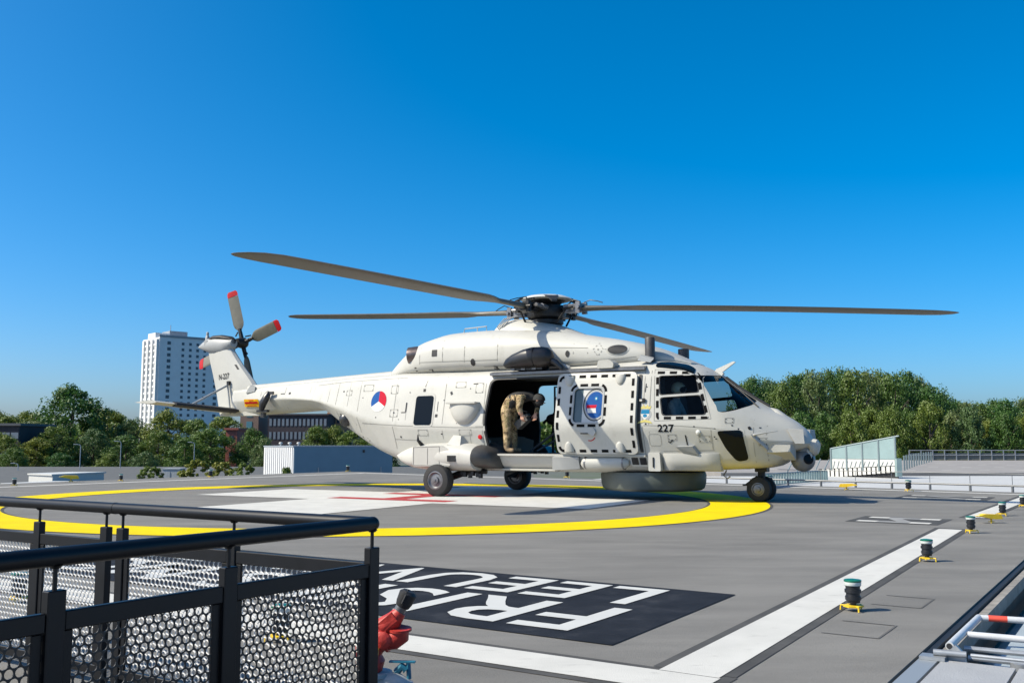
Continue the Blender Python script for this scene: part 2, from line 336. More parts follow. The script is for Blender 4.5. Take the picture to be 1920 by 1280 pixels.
for u in np.linspace(-.6, 6.15, 40):
    zc_ = min(2.42, FC[6](u) - .07); zl = np.linspace(.86, zc_, 14)
    h_ = [max(.02, min(hw(u, z) - .06, hw(min(u + .07, 7), z) - .03)) for z in zl]
    rr.append([(u, -h, z) for h, z in zip(h_, zl)] + [(u, h, z) for h, z in zip(h_[::-1], zl[::-1])])
m.rings(rr); cuts.append(cutter(m))
vz = lambda u, z, d: (u, d, z)
m = MB(); m.prism(rpoly([(.97, .868), (.90, 1.6), (.98, 2.335), (2.62, 2.335), (2.66, .868)], .14), vz, -2, 0); cuts.append(cutter(m))
m = MB(); m.prism(rpoly([(.80, .868), (.74, 1.6), (.80, 2.33), (2.62, 2.33), (2.66, .868)], .14), vz, 2, .001); cuts.append(cutter(m))
PU = rpoly([(4.57, 2.29), (5.20, 2.30), (5.28, 1.985), (4.60, 1.95)], .05); PL = rpoly([(4.61, 1.89), (5.31, 1.925), (5.42, 1.58), (4.67, 1.57)], .06)
for P in (PU, PL): m = MB(); m.prism(P, vz, -2, 2); cuts.append(cutter(m))
WS = rpoly([(.05, 2.335), (.925, 2.295), (1.025, 1.605), (.62, 1.715), (.05, 1.85)], .05)
for s in (-1, 1): m = MB(); m.prism([(s * x, z) for x, z in WS], lambda v, z, d: (d, v, z), 4.6, 7.2); cuts.append(cutter(m))
for c in cuts:
    b = fus.modifiers.new('b', 'BOOLEAN'); b.operation = 'DIFFERENCE'; b.solver = 'EXACT'; b.object = c
me = evaluated(fus); fus.modifiers.clear(); old = fus.data; fus.data = me; me.name = 'fuselage'
for c in cuts: bpy.data.objects.remove(c)
me.shade_smooth(); me.set_sharp_from_angle(angle=R(28))

def side(name, loops, mt, off=.006, parent=None, step=.12, s=-1, thick=0):      # patch following the flank
    bm = filled(loops, step)
    for v in bm.verts: u, z = v.co.x, v.co.y; v.co = (u, s * (hw(u, z) + off), z)
    bmesh.ops.recalc_face_normals(bm, faces=bm.faces)
    for f in bm.faces:
        if f.normal.y * s < 0: f.normal_flip()
    if thick: bmesh.ops.solidify(bm, geom=bm.faces[:], thickness=thick); bmesh.ops.recalc_face_normals(bm, faces=bm.faces)
    return bm_obj(name, bm, mt, parent or HELI)
def dashes(path, w, dash, gap, closed=True):          # 2D path -> list of dash quads
    P = [Vector(p) for p in path] + ([Vector(path[0])] if closed else []); seg = []; L = [0]
    for i in range(len(P) - 1): L.append(L[-1] + (P[i + 1] - P[i]).length)
    def at(s):
        s = min(max(s, 0), L[-1] - 1e-5); i = max(k for k in range(len(L) - 1) if L[k] <= s); d = (P[i + 1] - P[i]).normalized(); return P[i] + d * (s - L[i]), d
    n = max(1, round(L[-1] / (dash + gap))); k = L[-1] / n; out = []
    for i in range(n):
        a = i * k; sub = 5; A = []; B = []
        for j in range(sub + 1):
            p, d = at(a + dash * j / sub); nn = Vector((-d.y, d.x)); A.append(p + nn * w / 2); B.append(p - nn * w / 2)
        out.append([tuple(q) for q in A] + [tuple(q) for q in reversed(B)])
    return out
def side_multi(name, polys, mt, off, parent=None, s=-1):
    m = MB()
    for P in polys:
        n = len(P) // 2
        V = [(u, s * (hw(u, z) + off), z) for u, z in P]
        m.add(V, [(i, i + 1, 2 * n - 2 - i, 2 * n - 1 - i) for i in range(n - 1)])
    return m.build(name, mt, parent or HELI, 0)
def seg(P, w):                                        # thin line along a 2D polyline
    out = []
    for a, b in zip(P[:-1], P[1:]):
        a = Vector(a); b = Vector(b); k = max(2, int((b - a).length / .15) + 1); d = (b - a).normalized(); nn = Vector((-d.y, d.x)) * w / 2
        A = [a.lerp(b, i / (k - 1)) for i in range(k)]
        out.append([tuple(q + nn) for q in A] + [tuple(q - nn) for q in reversed(A)])
    return out
# seals round the door opening and the cockpit panes, seams on the tail boom
side('door_seal', [rpoly([(.935, .835), (.865, 1.6), (.945, 2.37), (2.66, 2.37), (2.70, .835)], .15), rpoly([(.97, .868), (.90, 1.6), (.98, 2.335), (2.62, 2.335), (2.66, .868)], .14)], SEAL_SHADE, .004, step=.15)
def grow(P, d):
    c = Vector((sum(p[0] for p in P) / len(P), sum(p[1] for p in P) / len(P))); return [tuple(Vector(p) + (Vector(p) - c).normalized() * d) for p in P]
for s in (-1, 1):
    for P in (PU, PL): side('window_seal', [grow(P, .022), P], SEAL_SHADE, .004, step=.2, s=s)
side_multi('boom_seams', sum([seg([(u, 1.88), (u, 2.40)], .012) for u in (-6.2, -5.3, -4.35)], []) , SEAM, .004)
# glazing
for s in (-1, 1):
    for P in (PU, PL): side('cockpit_window', [P], GLASS, -.025, step=.2, s=s)
    bm = filled([[(s * x, z) for x, z in WS]], .1)
    for v in bm.verts: vv, zz = v.co.x, v.co.y; v.co = (usurf(vv, zz) - .012, vv, zz)
    bm_obj('windscreen', bm, GLASS, HELI, fix=True)
    bm = filled([rpoly([(4.46, 1.05), (4.47, .86), (4.66, .70), (4.95, .62), (5.12, .70), (5.17, .92)], .05)], .05)
    for v in bm.verts:
        S_ = [p for p in sect(v.co.x) if p[1] >= FC[4](v.co.x) - .12]; S_.sort(); uu, vv = v.co.x, v.co.y
        v.co = (uu, s * vv, float(np.interp(vv, [p[0] for p in S_], [p[1] for p in S_])) + .012)
    bm_obj('roof_window', bm, DGLASS, HELI)
    side('chin_window_frame', [rpoly([(5.575, 1.32), (6.06, 1.34), (6.13, .74), (5.88, .70), (5.70, .96)], .09)], PAINT2, .005, s=s, step=.06)
    cw = side('chin_window', [rpoly([(5.61, 1.28), (6.03, 1.30), (6.095, .77), (5.90, .735), (5.735, .97)], .07)], DGLASS, .010, s=s, step=.06)
    side('cabin_window_frame', [rrect(-.90, 1.40, -.36, 2.10, .08)], PAINT2, .006, s=s)
    side('cabin_window', [rrect(-.86, 1.44, -.40, 2.05, .06)], DGLASS, .012, s=s)
side_multi('cockpit_door_seam', seg([(4.47, 2.42), (5.27, 2.385), (5.52, 1.50), (4.52, 1.47), (4.47, 2.42)], .010), SEAM, .004)
side_multi('cockpit_marking', dashes([(4.525, 2.36), (5.17, 2.345), (5.245, 2.28), (5.465, 1.52), (4.575, 1.52)], .048, .13, .09), MARK, .005)
# sliding door, slid open towards the nose
OD = .095
do = side('sliding_door', [rpoly([(2.54, .86), (2.54, 2.40), (4.18, 2.385), (4.20, .86)], .12), rrect(2.92, 1.44, 3.52, 2.10, .09)], PAINT, OD, step=.1, thick=.05)
side_multi('door_marking', dashes(rpoly([(2.60, .92), (2.60, 2.33), (4.11, 2.32), (4.13, .92)], .09, 5), .052, .135, .095), MARK, OD + .004, do)
side_multi('window_marking', dashes(rrect(2.862, 1.392, 3.578, 2.158, .13), .05, .16, .075), MARK, OD + .004, do)
dwf = side('door_window_frame', [rrect(2.89, 1.42, 3.55, 2.13, .10), rrect(2.925, 1.455, 3.515, 2.095, .08)], PAINTG, OD + .006, do, .15)
BLIND = mat('window_blind', (.46, .46, .445), .6); TEAL = mat('window_shade_teal', (.035, .075, .09), .25)
side('door_window', [rrect(2.915, 1.435, 3.10, 2.105, .04)], TEAL, OD - .03, do, .15)
side('window_blind', [rrect(3.10, 1.435, 3.525, 2.105, .04)], BLIND, OD - .028, do, .15)
def ell(cu, cz, ru, rz, n=36, a0=0, a1=360): return [(cu + ru * math.cos(R(a0 + (a1 - a0) * i / n)), cz + rz * math.sin(R(a0 + (a1 - a0) * i / n))) for i in range(n)]
def clipu(P, um): return [(min(u, um), z) for u, z in P]
em = lambda nm, P, mt, k: side(nm, [P], mt, OD - .026 + .003 * k, do, .2)
em('emblem_ring', clipu(ell(3.36, 1.78, .25, .305), 3.51), DKMETAL, 0); em('emblem_ring', clipu(ell(3.365, 1.78, .228, .285), 3.511), PAINTG, 1)
em('emblem_field', clipu(ell(3.37, 1.78, .20, .25), 3.512), FLAGBLUE, 2); em('emblem_star', ell(3.38, 1.90, .035, .04, 14), CYAN, 3); em('emblem_star', ell(3.38, 1.90, .016, .02, 10), WHITE, 4)
em('emblem_flag', [(3.19, 1.78), (3.19, 1.72), (3.40, 1.72), (3.40, 1.78)], FLAGRED, 3); em('emblem_flag', [(3.20, 1.717), (3.22, 1.63), (3.40, 1.63), (3.40, 1.717)], WHITE, 3)
em('emblem_globe', ell(3.44, 1.70, .055, .11, 18), FLAGBLUE, 4)
# door guide blisters, handle
def blister(name, cu, cz, ru, rz, d, parent, up):
    m = MB(); rr = []
    for i in range(9):
        t = i / 8; z = cz + up * rz * (t * 2 - 1); wdt = ru * math.sqrt(max(0.002, 1 - t ** 1.8)); dd = d * math.sqrt(max(0.002, 1 - t ** 2))
        y0 = -(hw(cu, z) + OD); rr.append([(cu + wdt * math.cos(a), y0 - dd * math.sin(a), z) for a in [math.pi * k / 10 for k in range(11)]] )
    m.rings(rr, True, False); return m.build(name, PAINT2, parent)
for cu in (2.80, 3.85): blister('door_runner', cu, 2.24, .105, .10, .06, do, -1); blister('door_runner', cu, 1.0, .105, .10, .06, do, 1)
m = MB(); y = -(hw(3.2, 1.3) + OD); m.prism(rpoly([(3.08, 1.36), (3.36, 1.36), (3.42, 1.27), (3.36, 1.19), (3.26, 1.25), (3.08, 1.27)], .03), vz, y + .01, y - .03); m.build('door_handle', PAINT2, do)
m = MB(); m.box((3.18, y - .034, 1.245), (.15, .008, .02)); m.build('handle_slot', DKMETAL, do)
side_multi('handle_arrow', seg([(3.22, 1.115), (3.28, 1.11), (3.33, 1.13), (3.37, 1.17)], .018), RED, OD + .004, do)
side('door_edge_shade', [[(4.205, .90), (4.185, 2.33), (4.245, 2.33), (4.265, .90)]], SEAL_SHADE, .012, step=.15)  # dark strip painted in as the sliding door's shadow on the flank
# rails the door runs on
m = MB(); rr = []
for u in np.linspace(.95, 4.3, 14): y = hw(u, 2.42); rr.append([(u, -y - .09, 2.42), (u, -y - .09, 2.47), (u, -y + .05, 2.50), (u, -y + .05, 2.41)])
m.rings(rr); m.build('door_rail', GREYMETAL, HELI)
m = MB(); rr = []
for u in np.linspace(.98, 4.3, 14): y = hw(u, .84); rr.append([(u, -y - .05, .82), (u, -y - .05, .855), (u, -y + .08, .862), (u, -y + .08, .81)])
m.rings(rr); m.build('door_sill', PAINT2, HELI)
m = MB(); rr = []
for u in np.linspace(.98, 2.42, 8): y = hw(u, .56); rr.append([(u, -y - .10, .53), (u, -y - .10, .56), (u, -y + .03, .575), (u, -y + .03, .52)])
m.rings(rr); m.build('lower_sill', PAINT2, HELI)
# fairing panel on shelf above door
m = MB(); m.prism(rpoly([(3.37, 2.47), (3.40, 2.62), (3.62, 2.63), (3.72, 2.56), (3.70, 2.47)], .03), vz, -1.02, -1.27); m.build('spotlight_box', PAINT2, HELI)
# engine cowling
CW = np.array([[-2.25, 2.52, 2.66, .30], [-1.9, 2.50, 2.87, .55], [-1.35, 2.49, 3.19, .84], [-.93, 2.48, 3.33, .97], [-.28, 2.47, 3.44, 1.04], [.4, 2.46, 3.45, 1.06], [1.4, 2.45, 3.42, 1.06], [2.2, 2.46, 3.33, 1.04], [3.03, 2.47, 3.18, 1.0], [3.56, 2.50, 3.08, .93], [4.0, 2.53, 2.97, .84], [4.31, 2.55, 2.86, .74], [4.6, 2.57, 2.73, .60], [4.92, 2.54, 2.585, .40]])
CF = [pchip(CW[:, 0], CW[:, i]) for i in (1, 2, 3)]
def csec(u, n=40):
    z0, z1, wd = [f(u) for f in CF]; zm = z0 + (z1 - z0) * .36; out = []
    for k in range(n):
        a = 2 * math.pi * k / n - math.pi / 2; c, s = math.cos(a), math.sin(a); e = 2 / 3.0
        x = wd * math.copysign(abs(c) ** e, c); z = zm + ((z1 - zm) if s > 0 else (zm - z0) * 1.0) * math.copysign(abs(s) ** e, s)
        if s < 0: x *= 1 - .07 * abs(s) ** 2
        out.append((u, x, z))
    return out
def chw(u, z):                                        # half width of the cowling
    P = [p for p in csec(u, 80) if p[1] >= 0]; P.sort(key=lambda p: p[2]); return float(np.interp(z, [p[2] for p in P], [p[1] for p in P]))
m = MB(); m.rings([csec(u) for u in np.linspace(-2.25, 4.92, 60)]); cowl = m.build('engine_cowling', PAINT, HELI)
def cside(name, loop, mt, off=.006, parent=None, s=-1, step=.08):
    bm = filled([loop], step)
    for v in bm.verts: u, z = v.co.x, v.co.y; v.co = (u, s * (chw(u, z) + off), z)
    bmesh.ops.recalc_face_normals(bm, faces=bm.faces)
    return bm_obj(name, bm, mt, parent or cowl)
def cmulti(name, polys, mt, off=.004, s=-1):
    m = MB()
    for P in polys:
        n = len(P) // 2; m.add([(u, s * (chw(u, z) + off), z) for u, z in P], [(i, i + 1, 2 * n - 2 - i, 2 * n - 1 - i) for i in range(n - 1)])
    return m.build(name, mt, cowl, 0)
cmulti('panel_seams', sum([seg([(u, 2.58), (u, z1)], .012) for u, z1 in ((-.95, 3.1), (.25, 3.2), (1.05, 3.2), (2.05, 3.15), (3.05, 3.02), (4.15, 2.8))], []) + seg([(-.95, 2.78), (.25, 2.76), (1.05, 2.75)], .010) + seg([(2.05, 2.95), (3.05, 2.9)], .010) + seg([(-.32, 3.22), (-.30, 2.62)], .012) + seg([(2.75, 2.62), (2.75, 3.0)], .01) + seg([(2.95, 2.62), (3.5, 2.66), (4.0, 2.70)], .01) + seg([(.7, 2.62), (1.3, 2.62)], .01), SEAM)
for s in (-1, 1):
    cside('intake_rim', ell(3.64, 2.85, .215, .115), PAINT2, .008, s=s, step=.03); cside('intake', ell(3.64, 2.85, .185, .09), BLACK, .020, s=s, step=.03)
    cside('drain_hole', ell(2.63, 2.80, .045, .065, 16), BLACK, s=s); cside('vent', [(-.60, 2.89), (-.60, 3.03), (-.46, 3.03), (-.46, 2.89)], BLACK, s=s)
    cside('vent', ell(.46, 2.72, .055, .075, 16), BLACK, s=s); cside('vent', [(.90, 2.57), (.93, 2.63), (1.02, 2.62), (1.02, 2.56)], BLACK, s=s)
    cside('vent', [(-.73, 2.55), (-.73, 2.62), (-.62, 2.62), (-.62, 2.55)], BLACK, s=s); cside('vent', [(-1.12, 2.60), (-1.12, 2.68), (-1.06, 2.68), (-1.06, 2.60)], BLACK, s=s)
    m = MB(); a0 = Vector((-1.05, s * .66, 2.97)); d = Vector((-.95, s * .30, -.06)).normalized(); HEAT = mat('heat_stained_steel', (.13, .105, .10), .4, .8, var=.3, scale=9)
    rr = []
    for h, r in ((-.1, .20), (.15, .235), (.33, .225), (.335, .20), (.05, .16)):
        c = a0 + d * h; p = d.cross(Vector((0, 0, 1))).normalized(); q = p.cross(d); rr.append([c + p * r * 1.0 * math.cos(2 * math.pi * k / 24) + q * r * .85 * math.sin(2 * math.pi * k / 24) for k in range(24)])
    m.rings(rr); m.build('exhaust_pipe', HEAT, cowl)
# small dashed star stencil on the cowling
cmulti('stencil_star', dashes([(3.16, 2.86), (3.26, 2.99), (3.36, 2.86), (3.26, 2.73)], .014, .035, .035) + seg([(3.245, 2.86), (3.275, 2.86)], .03) + seg([(3.39, 2.86), (3.45, 2.86)], .012), SEAM)
# mast fairing and footrail
m = MB(); rr = []
MF = [pchip(*zip((.30, 3.40), (.50, 3.56), (.75, 3.67), (1.0, 3.69), (1.55, 3.63), (2.08, 3.46), (2.6, 3.26), (2.9, 3.17))), pchip(*zip((.30, .14), (.6, .46), (1.0, .62), (1.6, .66), (2.2, .56), (2.9, .16)))]
for u in np.linspace(.3, 2.9, 26):
    z1, wd = MF[0](u), MF[1](u); rr.append([(u, wd * math.cos(a), 3.1 + (z1 - 3.1) * max(0, math.sin(a)) ** .7) for a in [math.pi * k / 18 for k in range(19)]])
m.rings(rr); m.build('mast_fairing', PAINT, HELI)
m = MB(); m.tube([(-.1, -.55, 3.38), (-.1, -.5, 3.50), (.42, -.45, 3.53), (.42, -.45, 3.40)], .012, 6); m.tube([(.2, -.47, 3.40), (.2, -.47, 3.51)], .010, 6); m.build('hand_grip', PAINT2, HELI)
m = MB()
for q in range(4): m.tube([(.78 + .03 * q, -.44, 3.35), (.72 + .05 * q, -.5, 3.5), (.85 + .05 * q, -.45, 3.66), (1.1, -.3, 3.72)], .012, 6)
m.build('conduit', PAINTG, HELI)
# rotor head
UH, ZH = 1.62, 3.83
hub = empty('rotor_head', (UH, 0, 0)); hub.parent = HELI
m = MB(); m.lathe((0, 0, 3.5), (0, 0, 1), [(0, .30), (.05, .36), (.12, .36), (.14, .22), (.20, .22)], 24); m.build('swashplate', DKMETAL, hub)
m = MB(); m.lathe((0, 0, 3.62), (0, 0, 1), [(0, .30), (.06, .40), (.20, .43), (.30, .40), (.34, .22)], 28); m.build('hub_body', DKMETAL, hub)
CAPW = mat('hub_cap_white', (.48, .48, .45), .45)
m = MB(); m.lathe((0, 0, 4.04), (0, 0, 1), [(0, .50), (.02, .55), (.05, .52), (.09, .40), (.115, .22), (.12, .01)], 32); m.build('hub_cap', CAPW, hub)
m = MB(); m.lathe((0, 0, 3.94), (0, 0, 1), [(0, .26), (.10, .40), (.103, .2)], 24); m.build('cap_support', BLACK, hub)
BAZ = -35.4 + PSI                                     # heli-local azimuth of the first blade
dz = {0: -.68, 1: -.04, 2: .48, 3: -.27}; pit = {0: -3, 1: 4, 2: 5, 3: 4}
def airfoil(ch, th):                                  # leading edge at +y
    up = [(.5, 0), (.44, .34), (.30, .50), (.0, .46), (-.3, .22), (-.5, .02)]
    return [(x * ch, z * th) for x, z in up] + [(x * ch, -z * th * .7) for x, z in reversed(up[1:-1])]
for i in range(4):
    az = R(BAZ - 90 * i); rot = Matrix.Rotation(az, 3, 'Z'); tip = dz[i]
    def X(r, y, z): return rot @ Vector((r, y, z))
    zr = lambda r: ZH + tip * max(0, (r - .45) / 7.7) ** 1.25
    m = MB(); rr = []
    for r, ch, thk in ((.85, .17, .15), (1.3, .17, .12), (1.75, .20, .11), (2.1, .46, .10), (2.35, .58, .095), (3.2, .58, .09), (4.2, .58, .085), (5.2, .58, .08), (6.2, .57, .075), (7.1, .55, .065), (7.4, .55, .055), (7.7, .47, .045), (7.9, .33, .03), (8.0, .17, .02), (8.04, .07, .01)):
        tw = pit[i]
        sweep = -.18 * max(0, (r - 7.4) / .75) ** 2; pr = []
        for y, z in airfoil(ch, thk): c, s = math.cos(R(tw)), math.sin(R(tw)); pr.append(X(r, y * c - z * s + sweep, zr(r) + y * s + z * c))
        rr.append(pr)
    m.rings(rr); bl = m.build('rotor_blade', BLADE, hub)
    m = MB(); mr = Matrix.Rotation(az, 3, 'Z'); z0 = ZH
    m.box(X(.70, 0, z0), (.42, .22, .17), mr); m.box(X(.55, .14, z0 + .01), (.30, .06, .10), mr); m.box(X(.86, -.13, z0), (.10, .06, .24), mr); m.box(X(.86, .13, z0), (.10, .06, .24), mr)
    m.tube([X(.88, -.2, z0), X(.88, .2, z0)], .035, 10); m.build('blade_grip', GREYMETAL if i in (0, 2) else DKMETAL, hub)
    m = MB(); m.tube([X(.40, -.24, z0 - .30), X(.62, -.24, z0 - .05)], .022, 8); m.tube([X(.55, -.24, z0 - .03), X(.75, -.15, z0 + .02)], .03, 8); m.build('pitch_link', DKMETAL, hub)
    m = MB(); m.tube([X(.30, .22, z0 + .02), X(.72, .22, z0 + .04)], [.045, .04], 10); m.tube([X(.34, .22, z0 + .02), X(.52, .22, z0 + .03)], .06, 10); m.build('lead_lag_damper', GREYMETAL, hub)
    rot45 = Matrix.Rotation(az + R(45), 3, 'Z'); Y = lambda r, y, z: rot45 @ Vector((r, y, z))
    m = MB(); m.rings([[Y(r, w_, zt_), Y(r, w_, zt_ - .035), Y(r, -w_, zt_ - .035), Y(r, -w_, zt_)] for r, w_, zt_ in ((.38, .16, 4.125), (.55, .13, 4.085), (.68, .09, 4.03), (.78, .05, 3.96))]); m.build('cap_arm', BLACK, hub)
    m = MB(); m.tube([X(.86, .1, z0 + .12), X(.98, .16, z0 + .17), X(1.2, .08, z0 + .12), X(1.35, .02, z0 + .07)], .010, 6); m.tube([X(.5, .05, z0 + .10), X(.62, .1, z0 + .2), X(.8, .05, z0 + .14)], .014, 6); m.build('hydraulic_hose', DKMETAL, hub)
# tail spine, fin, tail rotor
m = MB(); rr = []
for u in np.linspace(-6.75, -2.0, 20):
    z1 = 2.52 + (u + 6.65) / 4.45 * .19; rr.append([(u, .24 * math.cos(a), z1 - .15 + .15 * max(0, math.sin(a)) ** .5) for a in [math.pi * k / 12 for k in range(13)]])
m.rings(rr); m.build('tail_spine', PAINT2, HELI)
LE = pchip([1.74, 2.2, 2.52, 3.0, 3.5, 3.7], [-6.3, -6.45, -6.66, -7.12, -7.55, -7.7]); TE = pchip([1.74, 1.92, 2.35, 2.8, 3.27, 3.7], [-7.9, -7.95, -8.06, -8.2, -8.36, -8.45])
m = MB(); rr = []
for z in np.linspace(1.745, 3.62, 16):
    a, b = LE(z), TE(z); c = a - b; th_ = .36 - .05 * (z - 1.74)
    sh = [(0, 0), (.04, .55), (.14, .85), (.32, 1), (.6, .75), (.85, .35), (1, .08)]; rr.append([(a - c * x, -y * th_ / 2, z) for x, y in sh] + [(a - c * x, y * th_ / 2, z) for x, y in reversed(sh[1:])])
m.rings(rr); fin = m.build('tail_fin', PAINT, HELI)
def finpatch(name, loop, mt, off=.004):
    bm = filled([loop], .1)
    for v in bm.verts:
        u, z = v.co.x, v.co.y; a, b = LE(z), TE(z); x = (a - u) / (a - b); t = float(np.interp(x, [0, .04, .14, .32, .6, .85, 1], [0, .55, .85, 1, .75, .35, .08])) * (.36 - .05 * (z - 1.74)) / 2
        v.co = (u, -(t + off), z)
    return bm_obj(name, bm, mt, fin)
finpatch('fin_stencil', [(-7.33, 3.05), (-7.27, 3.05), (-7.16, 2.92), (-7.22, 2.92)], BLACK)
bm = text_bm('N-227', .20, .002, .85); netcut(bm, .06); off0 = (-7.93, 2.68)
for v in bm.verts:
    u, z = off0[0] + v.co.x, off0[1] + v.co.y + v.co.x * .06; a, b = LE(z), TE(z); x = (a - u) / (a - b); t = float(np.interp(x, [0, .04, .14, .32, .6, .85, 1], [0, .55, .85, 1, .75, .35, .08])) * (.36 - .05 * (z - 1.74)) / 2
    v.co = (u, -(t + .012), z)
bm_obj('fin_number', bm, DKMETAL, fin, 0)
def linpatch(name, P, mt, y, parent=HELI, d=.01):     # small plate standing proud on a flat spot
    m = MB(); m.prism(P, vz, y, y - d); return m.build(name, mt, parent, 0)
yb = lambda u, z: -(hw(u, z) + .004)
side('warning_sticker', [[(-6.80, 1.96), (-6.80, 2.15), (-6.25, 2.14), (-6.25, 1.95)]], YELLOW, .02, step=.2); side('sticker_text', [[(-6.75, 2.03), (-6.77, 2.055), (-6.75, 2.08), (-6.28, 2.08), (-6.28, 2.03)]], RED, .026, step=.2)
side('sticker_text', [[(-6.62, 2.11), (-6.62, 2.125), (-6.42, 2.125), (-6.42, 2.11)]], RED, .026, step=.2); side('sticker_text', [[(-6.70, 1.98), (-6.70, 1.995), (-6.35, 1.995), (-6.35, 1.98)]], RED, .026, step=.2)
m = MB(); m.prism([(-6.76, 2.30), (-6.60, 2.50), (-6.44, 2.45), (-6.46, 2.33)], vz, -.20, -.27); m.build('fold_hinge', PAINTG, HELI)
LK = mat('black_plastic', (.02, .02, .022), .35)
m = MB(); m.tube([(-5.80, -.44, 2.30), (-5.82, -.50, 2.18), (-5.92, -.52, 2.02), (-5.98, -.50, 1.86)], [.05, .085, .095, .06], 10); m.box((-5.72, -.46, 2.27), (.16, .05, .07)); m.box((-5.99, -.42, 1.74), (.10, .10, .12)); m.box((-5.97, -.46, 1.84), (.34, .1, .06)); m.build('tail_fold_actuator', LK, HELI)
m = MB(); m.ball((-3.07, -.80, 1.60), .165, 18, 12); m.build('sensor_dome', mat('dome_dark', (.03, .03, .03), .3), HELI)
m = MB(); rr = []                                     # tail gearbox fairing
for u, zc_, rz_, ry_ in ((-8.78, 3.57, .02, .02), (-8.6, 3.59, .12, .09), (-8.4, 3.60, .21, .15), (-8.1, 3.58, .26, .20), (-7.8, 3.56, .25, .21), (-7.6, 3.58, .20, .19), (-7.5, 3.62, .12, .14)):
    rr.append([(u, .85 * ry_ * math.cos(a), zc_ + .88 * rz_ * math.sin(a)) for a in [2 * math.pi * k / 20 for k in range(20)]])
m.rings(rr); m.build('tail_gearbox', PAINTG, HELI)
m = MB(); rr = []
for u, zc_, w_ in ((-8.38, 3.79, .06), (-8.2, 3.83, .13), (-7.9, 3.83, .15), (-7.6, 3.78, .13), (-7.5, 3.72, .08)): rr.append([(u, w_ * math.cos(a), zc_ - .05 + .07 * math.sin(a)) for a in [2 * math.pi * k / 14 for k in range(14)]])
m.rings(rr); m.build('gearbox_cover', BLACK, HELI)
m = MB(); m.lathe((-8.47, 0, 3.70), (0, 0, 1), [(0, .06), (.14, .05), (.16, .035), (.24, .035), (.26, .02)], 14); m.box((-8.40, -.10, 3.66), (.10, .05, .12)); m.build('tail_beacon', PAINTG, HELI)
tr = empty('tail_rotor', (-7.62, .42, 3.66)); tr.parent = HELI
m = MB(); m.lathe((0, -.22, 0), (0, 1, 0), [(0, .10), (.1, .13), (.26, .15), (.34, .10), (.36, .02)], 18); m.build('tail_rotor_hub', DKMETAL, tr)
for ang, L in ((108, 1.47), (18, 1.36), (-72, 1.45), (198, 1.66)):
    c, s = math.cos(R(ang)), math.sin(R(ang)); ax = Vector((c, 0, s)); ch = Vector((-s, 0, c)); out = Vector((0, 1, 0)); m = MB(); rr = []; mats = []
    for r, cc, tk in ((.15, .07, .07), (.34, .08, .06), (.46, .26, .05), (.55, .31, .045), (L - .16, .31, .035), (L - .15, .31, .035), (L - .05, .30, .03), (L, .22, .015)):
        pr = []
        for y, z in airfoil(cc, tk): tw = R(-16); pr.append(ax * r + ch * (y * math.cos(tw) - z * math.sin(tw)) + out * (y * math.sin(tw) + z * math.cos(tw)))
        rr.append(pr)
    m.rings(rr[:5]); k = len(m.F); m.rings(rr[5:], m=1); m.build('tail_rotor_blade', [mat('tail_blade_skin', (.105, .10, .075), .5, var=.1, scale=6), RED], tr)
    m = MB(); m.tube([ax * .1, ax * .4], [.06, .045], 8); m.tube([ax * .22 + ch * .09 - out * .1, ax * .34 + ch * .09], .02, 6); m.build('blade_cuff', DKMETAL, tr)
# stabiliser with struts, starboard side
m = MB(); rr = []
for t in np.linspace(0, 1, 8):
    u0 = -7.05 - .18 * t; ch_ = 1.0 - .25 * t; v = -.08 - 2.52 * t; z = 1.86 + .15 * t; rr.append([(u0 - ch_ * .5 + y, v, z + zz) for y, zz in airfoil(ch_, .12 - .04 * t)])
m.rings(rr); m.build('stabiliser', PAINT, HELI)
m = MB(); m.rings([[(u, v, z) for u, v, z in ((-7.0 - .18 * t, -.08 - 2.5 * t, 1.885 + .15 * t), (-6.99 - .18 * t, -.08 - 2.5 * t, 1.84 + .15 * t), (-7.14 - .18 * t, -.08 - 2.5 * t, 1.80 + .15 * t), (-7.14 - .18 * t, -.08 - 2.5 * t, 1.925 + .15 * t))] for t in (.06, .5, .80)]); m.build('deicing_boot', BLACK, HELI)
m = MB(); m.tube([(-7.5, -.16, 2.53), (-7.52, -1.35, 1.97)], .028, 8); m.build('stabiliser_strut', PAINTG, HELI)
m = MB(); m.tube([(-7.5, -.17, 2.53), (-7.35, -.19, 1.80)], .022, 8); m.build('stabiliser_strut', PAINTG, HELI)
m = MB(); m.box((-7.47, -.17, 2.58), (.08, .06, .10)); m.build('strut_bracket', DKMETAL, HELI)
# flank markings
def ellw(a0, a1, n=16): return [(-1.93 + .225 * math.cos(R(a0 + (a1 - a0) * i / n)), 1.965 + .225 * math.sin(R(a0 + (a1 - a0) * i / n))) for i in range(n + 1)] + [(-1.93, 1.965)]
side('roundel_sector', [ellw(90, 210)], FLAGBLUE, .006); side('roundel_sector', [ellw(-30, 90)], FLAGRED, .006); side('roundel_sector', [ellw(210, 330)], WHITE, .006)
bm = text_bm('227', .185, .004, 1.0); netcut(bm, .08)
for v in bm.verts: u, z = 4.58 + v.co.x * 1.06, 1.272 + v.co.y; v.co = (u, -(hw(u, z) + .006), z)
bm_obj('side_number', bm, MARK, HELI, 0)
side('crest_crown', [[(4.25, 1.69), (4.24, 1.75), (4.28, 1.72), (4.31, 1.77), (4.345, 1.72), (4.38, 1.77), (4.41, 1.72), (4.45, 1.75), (4.44, 1.69)]], CREAM, .005, step=.2)
side('crest_wreath', [ell(4.345, 1.59, .115, .105, 24)], PAINTG, .004, step=.2); side('crest_shield', [[(4.27, 1.68), (4.42, 1.68), (4.43, 1.58), (4.345, 1.48), (4.26, 1.58)]], WHITE, .007, step=.2)
